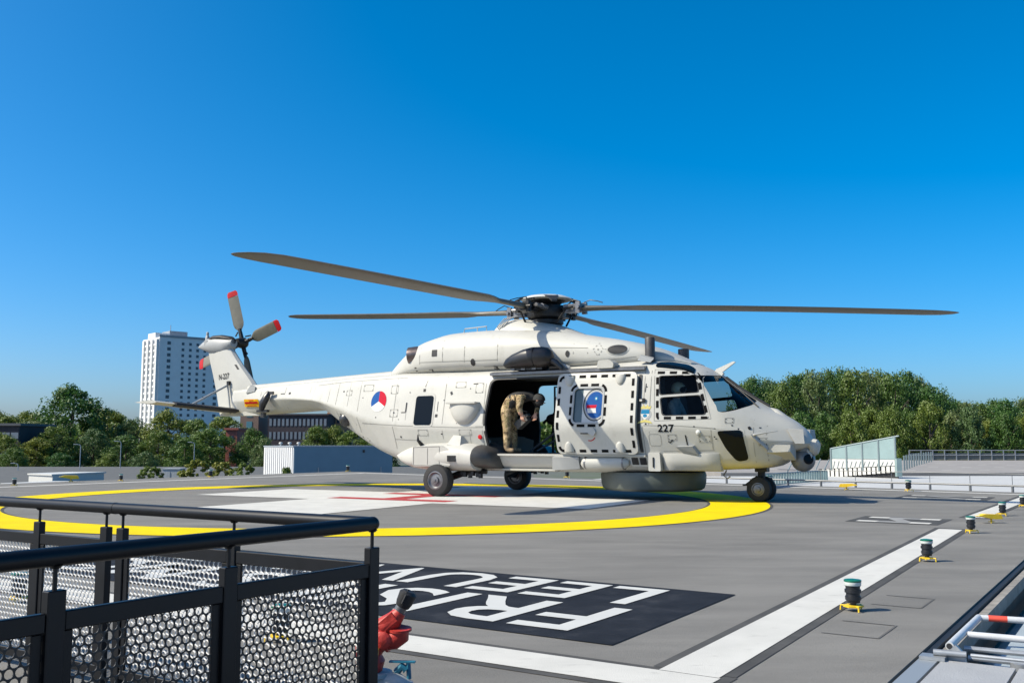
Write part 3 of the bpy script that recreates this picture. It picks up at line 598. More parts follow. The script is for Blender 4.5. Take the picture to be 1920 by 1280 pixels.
side('crest_chief', [[(4.272, 1.677), (4.418, 1.677), (4.425, 1.60), (4.265, 1.60)]], CYAN, .009, step=.2); side('crest_charge', [ell(4.345, 1.565, .04, .03, 12)], CYAN, .009, step=.2)
side('crest_scroll', [[(4.20, 1.42), (4.24, 1.465), (4.345, 1.495), (4.45, 1.465), (4.49, 1.42), (4.42, 1.435), (4.345, 1.45), (4.27, 1.435)]], CREAM, .008, step=.2)
# seams, stencils, hatches
seams = sum([seg([(u, z0), (u, z1)], .012) for u, z0, z1 in ((-3.3, 1.6, 2.42), (-2.55, 1.3, 2.42), (-1.45, .95, 2.45), (-.12, 1.15, 2.44), (.86, 1.0, 2.40), (4.42, 1.25, 2.40), (6.4, .75, 1.38), (5.52, .95, 1.30))], []) + seg([(-2.4, 1.50), (-1.2, 1.43), (.2, 1.385), (.88, 1.38)], .012) + seg([(4.32, 1.39), (5.0, 1.375), (5.6, 1.325)], .010) + seg([(4.64, .92), (5.55, .94)], .010) + seg([(-1.45, 1.15), (-.7, 1.12)], .010) + seg([(-4.1, 2.40), (-3.0, 2.44), (-1.2, 2.46)], .010) + seg([(-2.9, 1.75), (-2.9, 2.42)], .008) + seg([(.55, .75), (.55, 1.3)], .008) + seg([(.7, 1.40), (.9, 1.40)], .008) + \
    seg([(4.30, .60), (4.30, 2.40)], .010) + seg([(6.2, .72), (6.2, 1.48)], .008) + seg([(4.62, 1.11), (4.62, 1.20), (4.58, 1.23), (4.43, 1.23), (4.40, 1.20), (4.40, 1.05), (4.43, 1.02), (4.59, 1.02), (4.62, 1.05), (4.62, 1.11)], .007) + \
    seg([(-1.10, 1.55), (-1.10, 1.72), (-1.22, 1.72)], .007) + seg([(-3.6, 2.0), (-3.6, 2.44)], .007) + seg([(1.1, .65), (1.1, .80)], .008) + seg([(1.75, .60), (1.75, .79)], .008)
rects = ((-2.45, 2.2, .3, .14), (-1.6, 2.12, .2, .18), (-1.55, 1.62, .22, .16), (-3.0, 2.12, .18, .12), (.12, 2.2, .25, .12), (.62, 2.08, .18, .2), (4.75, 1.12, .16, .1), (5.3, 1.08, .2, .12), (6.28, 1.02, .14, .14), (-.75, 1.22, .26, .12), (.3, 1.22, .3, .12), (5.75, 1.42, .14, .09))
for u, z, w_, h_ in rects: seams += seg([(u, z), (u + w_, z), (u + w_, z + h_), (u, z + h_), (u, z)], .008)
side_multi('panel_seams', seams, SEAM, .004)
rd_ = random.Random(4); dots = []
for u, z, w_, h_ in rects:
    for q in ((u + .02, z + .02), (u + w_ - .02, z + .02), (u + .02, z + h_ - .02), (u + w_ - .02, z + h_ - .02)): dots += seg([(q[0] - .007, q[1]), (q[0] + .007, q[1])], .014)
for _ in range(46):
    u = rd_.choice((rd_.uniform(-3.2, .8), rd_.uniform(4.3, 6.3))); z = rd_.uniform(1.1, 2.35 if u < 4.4 else 1.38)
    if 4.5 < u < 5.2 and z > 1.15: continue
    k = rd_.uniform(.008, .02); dots += seg([(u - k, z), (u + k, z)], k * rd_.uniform(.8, 2))
side_multi('flank_fasteners', dots, DKMETAL, .006)
blk = seg([(-1.11, 1.72), (-1.11, 1.92)], .035) + seg([(-1.24, 1.71), (-1.11, 1.71)], .014) + seg([(-.70, 2.17), (-.64, 2.17)], .06) + seg([(-.66, 2.24), (-.62, 2.38)], .012) + seg([(-.32, 1.63), (-.26, 1.63)], .06) + seg([(-.28, 1.72), (-.28, 1.92)], .012) + seg([(5.07, 1.21), (5.085, 1.03)], .022) + \
    seg([(4.32, 2.0), (4.33, 2.16)], .014) + seg([(.02, 2.12), (.05, 2.06)], .05) + seg([(.55, 2.27), (.66, 2.27)], .02) + seg([(4.75, 1.10), (4.78, 1.07), (4.81, 1.10)], .02) + seg([(-5.45, 2.245), (-5.3, 2.245)], .02) + seg([(-5.15, 2.25), (-5.08, 2.25)], .05)
side_multi('flank_stencils', blk, DKMETAL, .006)
m = MB(); m.box((4.27, -(hw(4.27, 1.85) + .02), 1.85), (.13, .03, .07)); m.box((4.26, -(hw(4.27, 1.85) + .037), 1.85), (.05, .008, .035), m=1); m.build('door_latch', [DKMETAL, WHITE], HELI)
m = MB(); m.lathe((.79, -hw(.79, 1.19) + .01, 1.19), (0, -1, 0), [(0, .05), (.03, .045), (.035, .01)], 16); m.build('side_lamp', RED, HELI)
# scoops and fairings on the flank
def scoop(name, u0, u1, z1, z0, d, ztip):
    m = MB(); rr = []; n = 14
    for t in np.linspace(0, 1, 7):
        z = z1 + (ztip - z1) * t; q = math.sqrt(max(.002, 1 - t ** 2.6)); um = (u0 + u1) / 2; hu = (u1 - u0) / 2 * (1 - .75 * t ** 2)
        rr.append([(um + hu * math.cos(a), -(hw(um, z) - .03) - d * (1 - .1 * t) * q * math.sin(a) ** .6, z) for a in [math.pi * k / n for k in range(n + 1)]])
    m.rings(rr, True, False); return m.build(name, PAINT2, HELI)
scoop('air_scoop', .05, .78, 1.86, 1.6, .20, 1.42)
m = MB(); m.box((.40, -(hw(.4, 1.88) + .09), 1.875), (.70, .22, .03)); m.build('scoop_top', PAINT2, HELI)
m = MB(); y = -(hw(5.1, .95)); m.rings([[(4.93, y + .05, 1.03), (5.22, y + .07, 1.04), (5.30, y + .05, .86), (5.04, y + .05, .86)], [(4.90, y - .14, 1.00), (5.20, y - .12, 1.01), (5.28, y - .03, .86), (5.03, y - .03, .86)]]); m.build('boarding_step', PAINTG, HELI)
m = MB(); rr = []
for u in np.linspace(4.62, 5.62, 10):
    t = (u - 4.62) / 1.0; e = .02 + .09 * min(1, 6 * t, 6 * (1 - t)) ** .5; h_ = hw(u, .72); rr.append([(u, -h_ + .1, .90), (u, -hw(u, .88) - e * .5, .88), (u, -h_ - e - .03, .76), (u, -h_ - e, .66), (u, -h_ - e * .4, .58), (u, -h_ + .15, .56)])
m.rings(rr); m.build('flotation_housing', PAINT2, HELI)
m = MB(); c_ = lambda u: -(hw(u, .70) + .015); m.tube([(2.98, c_(3), .69), (3.02, c_(3), .69), (3.04, c_(3), .69), (3.85, c_(3.8), .70), (3.88, c_(3.8), .70), (3.95, c_(3.9), .70)], [.06, .10, .115, .115, .10, .05], 18); m.build('flotation_bottle', PAINT2, HELI)
m = MB()
for uu in (3.06, 3.83): m.lathe((uu, c_(uu), .695), (1, 0, 0), [(0, .12), (.03, .12)], 18)
m.build('bottle_clamp', GREYMETAL, HELI)
side('vent_frame', [rrect(3.98, .64, 4.33, .82, .02)], WHITE, .02, step=.2)
for uu in (4.01, 4.17): side('vent_grille', [rrect(uu, .67, uu + .13, .80, .01)], DKMETAL, .028, step=.2)
m = MB(); m.prism(rpoly([(4.36, .56), (4.36, .90), (4.58, .90), (4.60, .56)], .03), vz, -1.0, -1.20); m.build('ground_power_box', PAINT2, HELI)
m = MB(); m.box((4.46, -1.21, .72), (.02, .02, .18)); m.build('box_slot', DKMETAL, HELI)
m = MB(); m.rings([[(2.40, -1.18, .83), (2.40, -1.24, .80), (2.36, -1.16, .55), (2.36, -1.0, .55)], [(2.60, -1.18, .83), (2.60, -1.30, .80), (2.62, -1.22, .56), (2.62, -1.0, .55)], [(2.95, -1.15, .83), (2.95, -1.24, .80), (2.95, -1.16, .58), (2.95, -1.0, .56)]]); m.build('step_fairing', PAINTG, HELI)
# sponsons, wheels
SPN = np.array([[-1.42, .80, .02, 1.10], [-1.2, .78, .13, 1.28], [-.8, .78, .24, 1.46], [-.3, .79, .28, 1.61], [.2, .79, .29, 1.66], [.6, .78, .28, 1.68], [.8, .76, .25, 1.68]])
SPF = [pchip(SPN[:, 0], SPN[:, i]) for i in (1, 2, 3)]
for s in (-1, 1):
    m = MB(); rr = []
    for u in np.linspace(-1.42, .8, 22):
        zc_, hz, wo = [f(u) for f in SPF]; rr.append([(u, s * .9, zc_ - hz)] + [(u, s * (.95 + (wo - .95) * max(0, math.cos(a)) ** .55), zc_ + hz * math.copysign(abs(math.sin(a)) ** .75, math.sin(a))) for a in np.linspace(-math.pi / 2, math.pi / 2, 15)] + [(u, s * .9, zc_ + hz + .12)])
    m.rings(rr); sp = m.build('sponson', PAINT, HELI)
    m = MB(); rr = []
    for u, k in ((.803, 1), (.95, .93), (1.08, .74), (1.16, .46), (1.19, .2)):
        rr.append([(u, s * .9, .54)] + [(u, s * (.95 + .73 * k * max(0, math.cos(a)) ** .55), .54 + (.26 + .24 * math.sin(a)) * (k ** .6)) for a in np.linspace(-math.pi / 2, math.pi / 2, 15)] + [(u, s * .9, .54 + .55 * k ** .6)])
    m.rings(rr); m.build('wheel_bay_cover', mat('bay_cover_dark', (.055, .053, .05), .42, var=.2, scale=5), sp)
    m = MB(); m.box((.36, s * 1.675, .76), (.20, .02, .12)); m.build('sponson_vent', DKMETAL, sp)
    m = MB(); m.rings([[(.14, s * 1.15, 1.22), (.20, s * 1.36, 1.23), (.38, s * 1.36, 1.21), (.42, s * 1.15, 1.20)], [(.06, s * 1.2, 1.05), (.14, s * 1.52, 1.03), (.46, s * 1.52, 1.01), (.52, s * 1.2, 1.02)]]); m.build('sponson_bracket', PAINT2, sp)
    m = MB(); m.prism(rpoly([(-.62, .60), (-.62, 1.0), (.05, 1.02), (.30, .93), (.30, .60)], .05), vz, s * 1.0, s * 1.635); m.build('sponson_hatch', PAINT2, sp)
    m = MB()
    for u0_, z0_, u1_, z1_ in ((-.60, .62, -.60, .98), (-.60, .98, .04, 1.0), (.04, .62, .04, 1.0), (-.60, .62, .28, .62), (-.25, .64, -.25, .97)): m.tube([(u0_, s * 1.637, z0_), (u1_, s * 1.637, z1_)], .006, 5)
    tag(m.build('hatch_seams', SEAM, sp), kind='stuff')
    m = MB(); m.tube([(-.6, s * 1.3, 1.0), (-.62, s * 1.45, 1.12), (-.62, s * 1.46, 1.24)], [.05, .03, .008], 8); m.build('sponson_antenna', DKMETAL, sp)
    wh = empty('main_wheel', (0, s * 1.60, .325)); wh.parent = HELI
    m = MB(); m.lathe((0, -.13, 0), (0, 1, 0), [(0, .19), (.005, .24), (.02, .295), (.06, .32), (.13, .325), (.20, .32), (.24, .295), (.255, .24), (.26, .19), (.20, .18), (.06, .18), (0, .19)], 40, cap=False)
    m.build('tyre', TYRE, wh)
    m = MB()
    for q in (-1, 1): m.lathe((0, q * .075, 0), (0, q, 0), [(0, .19), (.045, .192), (.05, .165), (.03, .15), (.015, .13), (.02, .08), (.05, .075), (.055, .03), (.07, .02)], 28)
    m.build('rim', GREYMETAL, wh)
    m = MB(); m.tube([(0, s * 1.48, .325), (0, s * 1.2, .36), (.55, s * 1.1, .56)], [.05, .07, .08], 10); m.tube([(.1, s * 1.25, .38), (.5, s * 1.3, .52), (.9, s * 1.2, .50)], [.03, .05, .05], 8); m.tube([(.0, s * 1.25, .4), (-.1, s * 1.2, .62)], .06, 10)
    for q in range(6): m.box((.42 + .09 * q, s * (1.35 + .04 * (q % 2)), .46 - .02 * (q % 3)), (.06, .07, .09))
    m.build('main_gear_leg', DKMETAL, HELI)
m = MB(); m.tube([(6.10, 0, .70), (6.09, 0, .30)], [.075, .06], 14); m.tube([(6.09, -.2, .23), (6.09, .2, .23)], .035, 10); m.tube([(6.02, 0, .46), (5.80, 0, .30)], .02, 8); m.box((5.80, 0, .30), (.10, .10, .03)); m.box((6.11, 0, .60), (.22, .20, .12)); m.build('nose_gear_leg', DKMETAL, HELI)
for s in (-1, 1):
    wh = empty('nose_wheel', (6.09, s * .16, .232)); wh.parent = HELI
    m = MB(); m.lathe((0, -.085, 0), (0, 1, 0), [(0, .12), (.01, .17), (.03, .215), (.085, .232), (.14, .215), (.16, .17), (.17, .12), (.13, .115), (.04, .115), (0, .12)], 36, cap=False); m.build('tyre', TYRE, wh)
    m = MB()
    for q in (-1, 1): m.lathe((0, q * .05, 0), (0, q, 0), [(0, .125), (.03, .128), (.035, .105), (.015, .09), (.02, .05), (.045, .045), (.05, .01)], 24)
    m.build('rim', GREYMETAL, wh)
m = MB(); m.tube([(5.55, -.35, .57), (5.5, -.38, .48), (5.56, -.36, .42), (5.62, -.35, .46)], .012, 6); m.tube([(4.4, -.55, .52), (4.42, -.56, .40)], [.03, .005], 6); m.build('tie_down_hook', GREYMETAL, HELI)
# belly radome, nose sensors
m = MB(); m.lathe((3.97, 0, .52), (0, 0, -1), [(0, 1.0), (.06, 1.02), (.22, 1.01), (.31, .98), (.345, .93), (.36, .80), (.365, .05)], 64); m.build('belly_radome', RADOME, HELI)
m = MB(); m.ball((6.86, 0, .77), (.215, .215, .215), 24, 16); m.lathe((6.86, 0, .92), (0, 0, 1), [(0, .17), (.1, .17), (.12, .13)], 20); tur = m.build('sensor_turret', mat('turret_grey', (.16, .165, .17), .35, var=.1, scale=8), HELI)
m = MB(); m.lathe((6.97, -.13, .78), (.6, -.75, .05), [(0, .09), (.05, .09), (.055, .07), (.05, .02)], 18); m.build('turret_lens', DGLASS, tur)
m = MB(); m.tube([(6.96, -.10, .95), (7.02, -.12, .85), (7.04, -.10, .75)], [.03, .035, .03], 8); m.build('turret_yoke', PAINT2, tur)
m = MB(); rr = []
for u, z, r in ((6.30, 1.72, .03), (6.42, 1.69, .13), (6.6, 1.56, .18), (6.8, 1.39, .17), (6.95, 1.24, .14), (7.07, 1.12, .12), (7.13, 1.06, .07)): rr.append([(u, r * 1.2 * math.cos(a), z - r + r * math.sin(a) * 1.0) for a in [2 * math.pi * k / 18 for k in range(18)]])
m.rings(rr); m.build('nose_fairing', PAINT2, HELI)
m = MB(); m.lathe((7.02, 0, 1.0), (1, 0, -.2), [(0, .15), (.08, .15), (.13, .10), (.14, .02)], 20); m.build('nose_lamp', PAINT2, HELI)
for s in (-1, 1):
    m = MB(); m.rings([[(6.74, s * .30, 1.33), (6.93, s * .28, 1.31), (6.94, s * .28, 1.07), (6.82, s * .30, 1.07)], [(6.70, s * .46, 1.32), (6.98, s * .44, 1.31), (7.0, s * .44, 1.06), (6.84, s * .46, 1.06)]]); m.build('warning_receiver', PAINTG, HELI)
    m = MB(); m.rings([[(6.42, s * .45, 1.03), (6.80, s * .25, 1.03), (6.80, s * .25, .76), (6.46, s * .45, .78)], [(6.40, s * .66, 1.04), (6.78, s * .56, 1.04), (6.78, s * .56, .92), (6.40, s * .66, .90)]]); m.build('sensor_box', PAINT2, HELI)
    m = MB(); m.tube([(6.22, s * .83, 1.21), (6.25, s * .90, 1.215), (6.44, s * .86, 1.25), (6.62, s * .74, 1.28)], [.03, .02, .012, .006], 8); m.rings([[(6.18, s * .80, 1.23), (6.18, s * .90, 1.22), (6.20, s * .90, 1.18), (6.20, s * .80, 1.16)], [(6.42, s * .64, 1.02), (6.42, s * .70, 1.01), (6.42, s * .70, .94), (6.42, s * .64, .94)]]); m.build('pitot_fairing', PAINTG, HELI)
    m = MB(); m.lathe((6.13, s * (hw(6.13, 1.33) - .01), 1.33), (.2, s, 0), [(0, .035), (.015, .03), (.02, .01)], 12); m.build('static_port', DKMETAL, HELI)
    m = MB(); m.lathe((5.30, s * (hw(5.3, 1.26) - .01), 1.26), (0, s, 0), [(0, .05), (.03, .04), (.05, .01)], 12); m.build('position_lamp', WHITE, HELI)
# wire cutter, wipers, cockpit posts
m = MB(); m.prism([(5.22, 2.40), (5.30, 2.47), (5.62, 2.60), (5.66, 2.585), (5.40, 2.40), (5.36, 2.30)], vz, -.025, .025); m.box((5.32, 0, 2.36), (.16, .09, .16), Matrix.Rotation(R(35), 3, 'Y')); m.build('wire_cutter', WHITE, HELI)
m = MB(); us_ = [usurf(0.0, z) for z in (2.28, 2.1, 1.9, 1.76)]; m.tube([(usurf(0, z) + .02, 0, z) for z in (2.30, 2.1, 1.92, 1.74)], .028, 8); m.build('wire_deflector', BLACK, HELI)
for s in (-1, 1):
    m = MB(); m.tube([(usurf(s * .40, 1.72) + .02, s * .40, 1.72), (usurf(s * .34, 1.85) + .03, s * .34, 1.86), (usurf(s * .16, 2.1) + .02, s * .16, 2.12)], .012, 6); m.tube([(usurf(s * .12, 2.25) + .012, s * .12, 2.25), (usurf(s * .22, 1.93) + .012, s * .22, 1.93)], .012, 6); m.build('wiper', BLACK, HELI)
POST = mat('antenna_post_dark', (.045, .043, .045), .5, var=.2, scale=10)
m = MB(); m.lathe((4.27, -.82, 2.60), (0, 0, 1), [(0, .105), (.1, .095), (.43, .095), (.45, .085)], 20); m.build('whip_mount', POST, HELI)
m = MB(); m.lathe((4.45, .50, 2.60), (0, 0, 1), [(0, .12), (.1, .11), (.32, .11), (.33, .10)], 20); m.build('whip_mount', POST, HELI)
m = MB(); m.rings([[(4.12, -1.0, 2.66), (4.12, -1.08, 2.60), (4.36, -1.04, 2.56), (4.36, -.96, 2.62)], [(4.14, -.94, 2.72), (4.16, -1.02, 2.70), (4.40, -.98, 2.62), (4.38, -.9, 2.66)]]); m.build('roof_step', PAINTG, HELI)
# rescue hoist over the door
HB = mat('hoist_black', (.006, .006, .008), .35, var=.2, scale=6)
ho = empty('rescue_hoist', (0, 0, 0)); ho.parent = HELI
m = MB(); rr = []
for u, z, rz_, ry_ in ((1.33, 2.62, .03, .03), (1.40, 2.64, .10, .08), (1.55, 2.68, .14, .13), (1.80, 2.72, .185, .17), (2.0, 2.74, .20, .18), (2.06, 2.74, .20, .18)):
    rr.append([(u, -1.26 + ry_ * math.copysign(abs(math.cos(a)) ** .8, math.cos(a)), z + rz_ * math.copysign(abs(math.sin(a)) ** .8, math.sin(a))) for a in [2 * math.pi * k / 24 for k in range(24)]])
m.rings(rr); m.build('hoist_motor', HB, ho)
m = MB(); rr = []
for u, k in ((2.065, 1), (2.2, 1), (2.32, .88), (2.39, .66), (2.43, .3)): rr.append([(u, -1.26 + .18 * k * math.cos(a), 2.74 + .20 * k * math.sin(a)) for a in [2 * math.pi * q / 24 for q in range(24)]])
m.rings(rr); m.build('hoist_drum', mat('hoist_drum_dark', (.02, .017, .016), .4, var=.3, scale=9), ho)
m = MB(); m.box((1.86, -1.10, 2.53), (.62, .26, .06)); m.tube([(2.36, -1.24, 2.68), (2.5, -1.26, 2.62), (2.62, -1.22, 2.5)], [.06, .065, .05], 10); m.tube([(2.3, -1.1, 2.55), (2.5, -1.1, 2.55)], .07, 10); m.build('hoist_arm', LK, ho)
for uu in (1.52, 1.76, 2.0): m = MB(); m.box((uu, -1.18, 2.525), (.09, .14, .05)); m.build('hoist_clamp', GREYMETAL, ho)
m = MB()
for q in range(5): m.tube([(2.42 + .03 * q, -1.02 - .01 * q, 2.62 - .01 * q), (2.55 + .02 * q, -1.06, 2.60 - .02 * q), (2.68, -1.02, 2.55 - .01 * q)], .012, 6)
m.build('hoist_hose', PAINTG, ho)
# cabin fittings seen through the open door
SEATM = mat('seat_dark', (.03, .03, .032), .8, var=.3, scale=9)
st = empty('troop_seat', (0, 0, 0)); st.parent = HELI
m = MB(); m.box((2.05, .35, 1.25), (.42, .42, .05)); m.box((2.28, .35, 1.6), (.05, .42, .65), Matrix.Rotation(R(-14), 3, 'Y')); m.build('seat_cushion', SEATM, st)
for a, b in (((1.42, -.35, .90), (1.95, -.2, 1.30)), ((1.55, -.3, .90), (2.0, .1, 1.25)), ((1.86, -.1, 2.02), (2.28, -.1, 1.35)), ((2.0, -.1, 1.65), (1.95, -.1, 1.2)), ((2.28, .2, .88), (2.28, .2, 1.5)), ((1.9, .55, .88), (1.9, .55, 1.25))):
    m = MB(); m.tube([a, b], .022, 8); m.build('seat_tube', mat('seat_tube', (.12, .12, .125), .4, .3), st)
m = MB(); m.box((1.36, .98, 1.62), (.16, .24, .26), Matrix.Rotation(R(25), 3, 'Y')); m.ball((1.22, .98, 1.58), (.13, .13, .12), 10, 8); m.tube([(1.02, .95, 1.50), (1.5, .98, 1.86)], .03, 8); m.tube([(1.25, .98, .87), (1.25, .98, 1.55)], .03, 8); m.tube([(1.18, 1.2, 1.75), (1.18, 1.2, 2.3), (1.5, 1.2, 2.3)], .025, 8); m.build('gun_mount', BLACK, HELI)
m = MB(); m.box((4.55, -.55, 1.12), (.46, .48, .12)); m.box((4.38, -.55, 1.62), (.10, .48, 1.0), Matrix.Rotation(R(-8), 3, 'Y')); m.box((4.36, -.55, 2.18), (.08, .26, .2)); m.build('pilot_seat', SEATM, HELI)
m = MB(); m.box((4.55, .55, 1.12), (.46, .48, .12)); m.box((4.38, .55, 1.62), (.10, .48, 1.0), Matrix.Rotation(R(-8), 3, 'Y')); m.build('pilot_seat', SEATM, HELI)
m = MB(); m.rings([[(5.30, -.75, 1.0), (5.30, .75, 1.0), (5.30, .75, 1.60), (5.30, -.75, 1.60)], [(5.68, -.75, 1.0), (5.68, .75, 1.0), (5.72, .7, 1.62), (5.72, -.7, 1.62)]]); m.build('instrument_panel', DARK, HELI)

# ------------------------------------------------------------------ people
def skin_body(name, joints, edges, root):
    me = bpy.data.meshes.new(name); me.from_pydata([j[0] for j in joints], edges, []); o = link(name, me)
    sk = o.modifiers.new('s', 'SKIN'); sk.use_smooth_shade = True
    for i, j in enumerate(joints):
        sv = me.skin_vertices[0].data[i]; sv.radius = j[1] if isinstance(j[1], tuple) else (j[1], j[1]); sv.use_root = (i == root)
    sb = o.modifiers.new('d', 'SUBSURF'); sb.levels = sb.render_levels = 2
    m2 = evaluated(o); bpy.data.objects.remove(o); return m2
def hand(m, wrist, d, palm_n, size=.18, mi=1):        # palm and five bent fingers
    d = Vector(d).normalized(); n = Vector(palm_n).normalized(); sd_ = d.cross(n).normalized(); W = Vector(wrist); s = size
    m.rings([[W + d * (t * s) + sd_ * (a * s * .22 * k) + n * (b * s * .085) for a, b in ((-1, -1), (-.3, -1.2), (.3, -1.2), (1, -1), (1, 1), (.3, 1.2), (-.3, 1.2), (-1, 1))] for t, k in ((-.06, .7), (.12, .9), (.3, 1.05), (.5, 1.0))], m=mi)
    for q, L in ((-.165, .36), (-.055, .45), (.055, .48), (.165, .43)):
        b0 = W + d * s * .47 + sd_ * s * q; m.tube([b0, b0 + (d * .9 + n * .25).normalized() * s * L * .4, b0 + (d * .75 + n * .55).normalized() * s * L * .72, b0 + (d * .55 + n * .75).normalized() * s * L], [s * .05, s * .05, s * .045, s * .032], 6, mi)
    b0 = W + d * s * .12 + sd_ * s * .2; m.tube([b0, b0 + (d * .6 + sd_ * .7 + n * .2).normalized() * s * .22, b0 + (d * .9 + sd_ * .35 + n * .45).normalized() * s * .4], [s * .06, s * .055, s * .038], 6, mi)
CAMO = bpy.data.materials.new('camouflage_cloth'); CAMO.use_nodes = True; t = CAMO.node_tree; b = t.nodes['Principled BSDF']; b.inputs['Roughness'].default_value = .9
tc = t.nodes.new('ShaderNodeTexCoord'); n = t.nodes.new('ShaderNodeTexNoise'); n.inputs['Scale'].default_value = 13; n.inputs['Detail'].default_value = 3
r = t.nodes.new('ShaderNodeValToRGB'); r.color_ramp.interpolation = 'CONSTANT'
for p_, c_2 in ((.0, (.10, .07, .035)), (.43, (.38, .26, .14)), (.5, (.20, .17, .07)), (.56, (.50, .36, .21))):
    e = r.color_ramp.elements.new(p_) if p_ not in (0.0,) else r.color_ramp.elements[0]; e.color = (*c_2, 1)
r.color_ramp.elements[-1].color = (.36, .25, .15, 1)
t.links.new(tc.outputs['Object'], n.inputs[0]); t.links.new(n.outputs['Fac'], r.inputs[0]); t.links.new(r.outputs[0], b.inputs['Base Color'])
SKINM = mat('skin', (.50, .28, .19), .55, var=.08, scale=20); VEST_SHADE = mat('black_vest_and_head_shade', (.02, .02, .02), .8, var=.3, scale=15); BOOT = mat('tan_boot', (.27, .19, .11), .8, var=.15, scale=15); GREYBAG = mat('grey_canvas', (.10, .097, .09), .85, var=.2, scale=10)
def person(name, joints, edges, base, matfn, mats, extra, label, cat='person'):
    me = skin_body(name, joints, edges, 0); m = MB(); m.V = [tuple(v.co) for v in me.vertices]; m.F = [tuple(p.vertices) for p in me.polygons]; m.M = [matfn(p.center) for p in me.polygons]
    extra(m); bpy.data.meshes.remove(me); m.M[0] = m.M[0]
    o = m.build(name, mats, None, 60, False); o.location = hw2w(*base); o.rotation_euler = (0, 0, R(-PSI)); return tag(o, label, cat)
B0 = (1.26, -.90, .872)
J = [((-.07, 0, 1.0), (.15, .17)), ((.13, 0, 1.10), (.14, .17)), ((.34, 0, 1.13), (.14, .18)), ((.50, 0, 1.11), .08), ((.60, .0, 1.07), .06),
     ((-.04, -.10, .91), .135), ((-.01, -.11, .52), .095), ((.0, -.115, .46), .09), ((-.005, -.12, .12), .075), ((.02, -.12, .055), .058), ((.17, -.12, .045), .042),
     ((-.02, .12, .93), .115), ((.0, .16, .50), .075), ((.0, .18, .12), .062), ((.02, .18, .055), .058), ((.17, .18, .045), .042),
     ((.36, -.21, 1.10), .09), ((.35, -.25, .90), .07), ((.38, -.20, .74), .05), ((.40, .20, 1.16), .085), ((.52, .24, .93), .060), ((.52, .12, .76), .045)]
Ed = [(0, 1), (1, 2), (2, 3), (3, 4), (0, 5), (5, 6), (6, 7), (7, 8), (8, 9), (9, 10), (0, 11), (11, 12), (12, 13), (13, 14), (14, 15), (2, 16), (16, 17), (17, 18), (2, 19), (19, 20), (20, 21)]
def crewmat(c):
    if c.z < .15: return 3
    if c.x > .48 and c.z > .95: return 2
    if c.x > .04 and c.z > .90 and (abs(c.y) < .17 or c.z > 1.15 or c.y > 0): return 2
    if c.z < .80 and c.x > .3 and c.z > .6: return 1
    return 0
def crewextra(m):
    hand(m, (.39, -.20, .75), (.1, .15, -1), (.2, 1, 0)); hand(m, (.52, .12, .77), (.0, -.2, -1), (0, -1, 0))
    m.ball((.68, 0, 1.04), (.10, .085, .115), 14, 10, 2); m.ball((.74, 0, .97), (.03, .025, .03), 8, 6, 2)  # head and face coloured black to sink into the cabin's darkness
    for s in (-1, 1): m.ball((.67, s * .085, 1.05), (.03, .015, .035), 8, 6, 1); m.ball((.775, s * .035, 1.04), (.012, .014, .012), 8, 6, 2)
    m.tube([(.79, -.03, .985), (.795, 0, .98), (.79, .03, .985)], .008, 6, 1)
crew = person('person', J, Ed, B0, crewmat, [CAMO, SKINM, VEST_SHADE, BOOT], crewextra, 'person in camouflage trousers and dark vest bending over inside the open cabin door')
m = MB(); rr = []
for t in np.linspace(0, math.pi / 2, 7): rr.append([Vector((.665, 0, 1.045)) + Vector((.135 * math.cos(t) * math.cos(a), .105 * math.cos(t) * math.sin(a), .135 * math.sin(t))) for a in [2 * math.pi * k / 16 for k in range(16)]])
m.rings(rr); m.build('cap', VEST_SHADE, crew)
bag = MB(); bag.box((0, 0, .13), (.30, .18, .15), Matrix.Rotation(R(-38), 3, 'Y')); bag.box((.07, 0, .22), (.18, .13, .06), Matrix.Rotation(R(-40), 3, 'Y')); bag.tube([(-.12, 0, .25), (-.02, 0, .36), (.1, 0, .33)], .012, 6)
bg_o = bag.build('canvas_bag', GREYBAG); bg_o.location = hw2w(1.50, -.80, 1.36); bg_o.rotation_euler = (0, 0, R(-PSI)); bmod = bg_o.modifiers.new('bev', 'BEVEL'); bmod.width = .03; bmod.segments = 2
tag(bg_o, 'grey canvas bag held by the person in the cabin doorway', 'bag')
JP = [((0, 0, .10), (.13, .16)), ((.0, 0, .34), (.12, .16)), ((.04, 0, .58), (.12, .18)), ((.07, 0, .72), .07), ((.10, 0, .82), .06), ((.10, -.1, .08), .10), ((.50, -.13, .16), .075), ((.66, -.13, -.22), .055), ((.80, -.13, -.25), .04),
      ((.10, .1, .08), .10), ((.50, .13, .16), .075), ((.66, .13, -.22), .055), ((.80, .13, -.25), .04), ((.05, -.22, .60), .08), ((.15, -.27, .36), .058), ((.42, -.20, .34), .042), ((.05, .22, .60), .08), ((.15, .27, .36), .058), ((.42, .20, .34), .042)]
EP = [(0, 1), (1, 2), (2, 3), (3, 4), (0, 5), (5, 6), (6, 7), (7, 8), (0, 9), (9, 10), (10, 11), (11, 12), (2, 13), (13, 14), (14, 15), (2, 16), (16, 17), (17, 18)]
FLY = mat('flight_suit', (.40, .40, .36), .9, var=.25, scale=12); HELM = mat('helmet_grey', (.60, .60, .46), .4, var=.1, scale=9)
def pilx(m):
    hand(m, (.42, -.20, .34), (1, 0, -.1), (0, .3, -1), .18, 1); hand(m, (.42, .20, .34), (1, 0, -.1), (0, -.3, -1), .18, 1); m.ball((.13, 0, .86), (.095, .08, .115), 14, 10, 1); m.ball((.23, 0, .84), (.02, .018, .025), 8, 6, 1)
    m.tube([(.215, -.03, .79), (.222, 0, .788), (.215, .03, .79)], .008, 6, 1)
